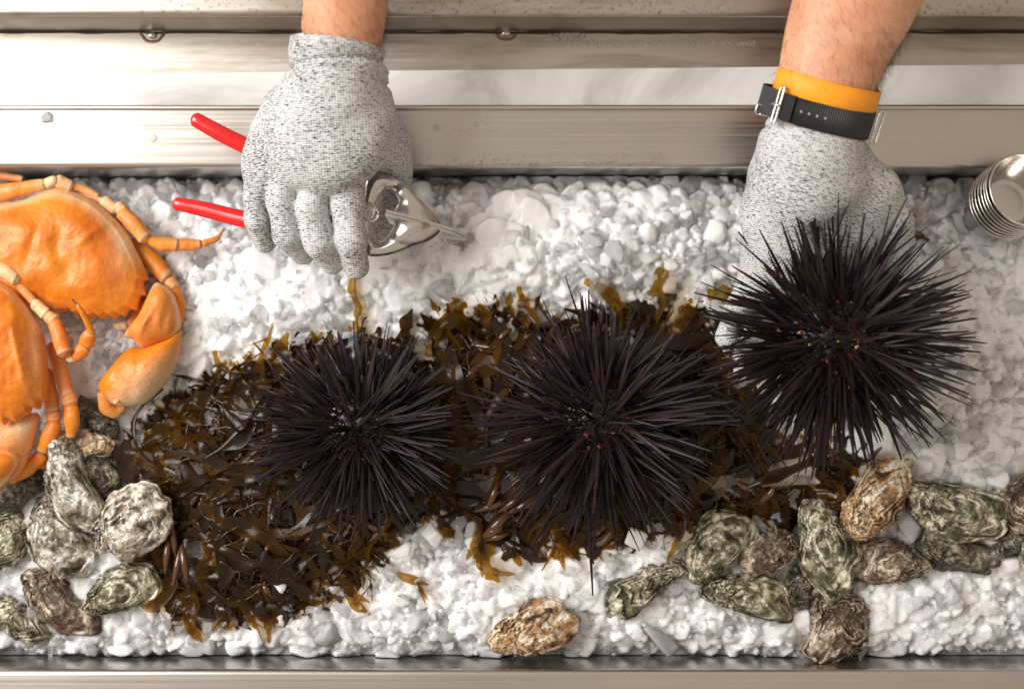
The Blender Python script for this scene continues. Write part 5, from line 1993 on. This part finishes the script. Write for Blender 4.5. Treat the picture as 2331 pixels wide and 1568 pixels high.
for bg, nm, mt_ in ((dark, 'dark_blades', 'weed_dark'), (film, 'amber_blades', 'weed'), (stem, 'stems', 'weed_stem'), (bl, 'bladders', 'bladder')):
    o = bg.part(nm, M[mt_], seaweed)
    o['kind'] = 'stuff'

# fronds one can point to
fr = np.random.default_rng(9)


def frond(label, pts, widths, mat='weed', cup=0.3, ruffle=0.2, twist=0.6, forks=0, n=30):
    P = [W(u, v, ice_top(u, v) + z) for (u, v, z) in pts]
    V, Fq = ribbon(P, [w * PX for w in widths], fr, cup, ruffle, twist, n, 7)
    b = Bag()
    b.add(V, Fq)
    for k in range(forks):
        i = fr.integers(1, max(2, len(P) - 1))
        d = (P[min(i + 1, len(P) - 1)] - P[i])
        a = fr.choice([-1, 1]) * fr.uniform(0.5, 0.9)
        d2 = np.array([d[0] * math.cos(a) - d[1] * math.sin(a), d[0] * math.sin(a) + d[1] * math.cos(a), 0.002])
        d2 = d2 / (np.linalg.norm(d2) + 1e-9) * fr.uniform(0.010, 0.018)
        V, Fq = ribbon([P[i], P[i] + d2 * 0.5 + [0, 0, 0.001], P[i] + d2 * 1.1], [0.3 * widths[1] * PX, 0.5 * widths[1] * PX, 0.1 * widths[1] * PX], fr, 0.2, 0.1, 0.3, 12, 7)
        b.add(V, Fq)
    o = b.part('kelp_frond', M[mat])
    tag(o, label, 'kelp frond', 'kelp fronds sticking out of the seaweed bed')


frond('upright amber kelp ribbon hanging straight below the index finger of the left glove', [(806, 628, 0.3), (803, 665, 0.5), (818, 700, 0.6), (812, 735, 0.7), (838, 790, 0.8)], [20, 24, 16, 30, 20, 34])
frond('broad golden kelp blade with rounded tip above the left side of the left urchin', [(655, 757, 0.9), (640, 790, 1.0), (628, 830, 0.9), (615, 870, 0.8)], [8, 30, 30, 16, 14])
frond('thin forked golden kelp sprig pointing up, leftmost above the left urchin', [(622, 735, 0.9), (612, 770, 0.9), (598, 800, 0.8), (590, 850, 0.8)], [3, 10, 12, 26], forks=3)
frond('small olive kelp sprig standing alone on the ice left of the left urchin', [(488, 798, 0.4), (498, 828, 0.5), (520, 845, 0.5), (545, 862, 0.5), (556, 885, 0.5)], [10, 16, 12, 9, 7], forks=2)
frond('thin dark kelp blade reaching left from the bed towards the crab claw', [(392, 852, 0.4), (420, 858, 0.5), (450, 866, 0.6), (478, 872, 0.5)], [2, 7, 9, 5], 'weed_dark')
frond('long curved black brown kelp stalk bending round below the crab claw', [(372, 885, 1.2), (330, 918, 1.4), (306, 960, 1.4), (312, 1010, 1.5), (345, 1050, 1.5), (400, 1068, 1.5)], [6, 9, 11, 12, 11, 8], 'weed_dark', 0.6)
frond('wide brown kelp blade spread on the ice at the upper left of the bed', [(388, 930, 0.7), (430, 918, 0.9), (480, 902, 0.9), (530, 893, 0.9), (565, 905, 0.9)], [20, 36, 30, 26, 12], 'weed', 0.2, 0.5, forks=3)
frond('olive kelp blade with a pale centre left of the bed beside the oysters', [(330, 1010, 1.0), (360, 990, 1.2), (395, 985, 1.2), (425, 1000, 1.1)], [16, 44, 40, 14], 'weed', 0.5)
frond('dark glossy kelp blade covered in drops between the white oyster and the bed', [(290, 1000, 1.0), (285, 1040, 1.2), (300, 1085, 1.0), (318, 1110, 0.6)], [20, 44, 40, 24], 'weed_dark', 0.2)
frond('golden hooked kelp ribbon hugging the olive oyster at the lower left', [(345, 1240, 1.2), (372, 1270, 1.2), (388, 1310, 1.0), (378, 1355, 0.8), (340, 1382, 0.5), (322, 1378, 0.4)], [34, 30, 26, 32, 22, 5], 'weed', 0.2, 0.1, 0.3)
frond('ragged golden kelp blade at the lowest tip of the seaweed bed', [(455, 1330, 1.0), (480, 1370, 0.8), (500, 1405, 0.6), (512, 1440, 0.5)], [40, 34, 18, 4], 'weed', 0.2, 0.3, 0.4, forks=2)
frond('torn amber kelp blade with a fork below the left urchin', [(480, 1380, 0.8), (530, 1385, 0.7), (575, 1375, 0.7), (600, 1350, 0.8)], [10, 20, 24, 14], forks=3)
frond('broad tattered kelp blade along the front of the bed below the left urchin', [(420, 1340, 0.9), (440, 1370, 0.8), (430, 1400, 0.5)], [50, 44, 10], 'weed', 0.1, 0.5, forks=3)
frond('drooping amber kelp blade under the left urchin pointing down right', [(660, 1310, 1.2), (690, 1340, 0.9), (715, 1362, 0.7), (740, 1385, 0.5)], [36, 34, 26, 4], forks=2)
frond('golden flat kelp blade to the right of the lower seaweed tips', [(700, 1320, 0.8), (750, 1315, 0.7), (795, 1325, 0.5)], [40, 34, 6], forks=2)
frond('amber kelp tongue curling up left of the middle urchin top', [(1180, 652, 0.5), (1192, 690, 0.7), (1205, 720, 0.8), (1225, 770, 0.8)], [8, 26, 40, 40])
frond('arched amber kelp strap crossing the ice above the middle urchin', [(1330, 640, 0.6), (1365, 655, 0.8), (1395, 680, 0.9), (1410, 715, 0.8), (1412, 745, 0.8)], [14, 28, 26, 20, 14], forks=1)
frond('tall glossy folded kelp blade standing up right of the middle urchin', [(1512, 612, 0.8), (1500, 650, 1.2), (1498, 690, 1.2), (1492, 730, 1.0)], [26, 34, 50, 44], 'weed', 0.6)
frond('golden kelp scrap between the held urchin and the ice mound', [(1610, 672, 0.9), (1645, 668, 1.2), (1690, 672, 1.4)], [20, 34, 24])
frond('curled olive kelp blade between the left and middle urchins near the top', [(985, 770, 0.9), (1010, 735, 1.1), (1050, 730, 1.1), (1075, 770, 1.0), (1060, 820, 1.0)], [22, 30, 32, 30, 20], 'weed', 0.5)
frond('wide translucent amber kelp blade hanging between the left and middle urchins', [(1010, 745, 1.0), (1020, 800, 1.1), (1015, 860, 1.1), (1030, 910, 1.1)], [30, 60, 54, 30], 'weed', 0.4)
frond('brown pointed kelp leaf lying alone on the ice below the middle urchin', [(1150, 1232, 0.8), (1185, 1250, 0.8), (1215, 1268, 0.7), (1240, 1278, 0.5)], [5, 22, 26, 3], 'weed_dark', 0.6)
frond('rusty folded kelp leaf with a sharp tip on the ice left of the golden oyster', [(1078, 1245, 0.6), (1098, 1275, 0.8), (1120, 1302, 0.8), (1138, 1325, 0.5)], [8, 30, 34, 4], 'weed', 0.9, forks=2)
frond('small rusty kelp scraps in the ice under the frosty ice lumps', [(880, 1290, 0.4), (915, 1310, 0.5), (950, 1322, 0.5), (975, 1330, 0.4)], [6, 16, 20, 5], 'weed', forks=3)
frond('narrow red brown kelp strip on the ice just right of the seaweed front', [(838, 1300, 0.4), (845, 1330, 0.4), (848, 1370, 0.3)], [8, 10, 3], 'weed_dark', forks=1)
frond('thin amber kelp loop on the ice beside the teardrop oyster', [(1700, 1120, 0.9), (1790, 1110, 1.1), (1870, 1105, 1.1), (1915, 1108, 1.1), (1905, 1140, 1.1), (1860, 1146, 1.0)], [6, 12, 14, 10, 12, 4], 'weed', forks=3)
frond('dark kelp strap hanging between the ribbed oyster and the teardrop oyster', [(1775, 1130, 1.0), (1780, 1180, 1.0), (1790, 1225, 1.0)], [34, 44, 20], 'weed_dark')
frond('dark kelp leaf by the thumb side of the right glove', [(2060, 545, 0.4), (2085, 535, 0.7), (2115, 548, 0.4)], [12, 20, 4], 'weed_dark')
frond('thin black stalk lying along the back wall left of the right glove', [(1640, 398, 0.8), (1690, 400, 0.9), (1740, 408, 0.9), (1790, 412, 0.6)], [2, 4, 4, 2], 'weed_dark', 0.1, 0.1, 0.2)
frond('small brown kelp scrap behind the right glove on the ice', [(2062, 470, 0.6), (2075, 492, 0.8), (2070, 515, 0.5)], [14, 16, 5], 'weed')
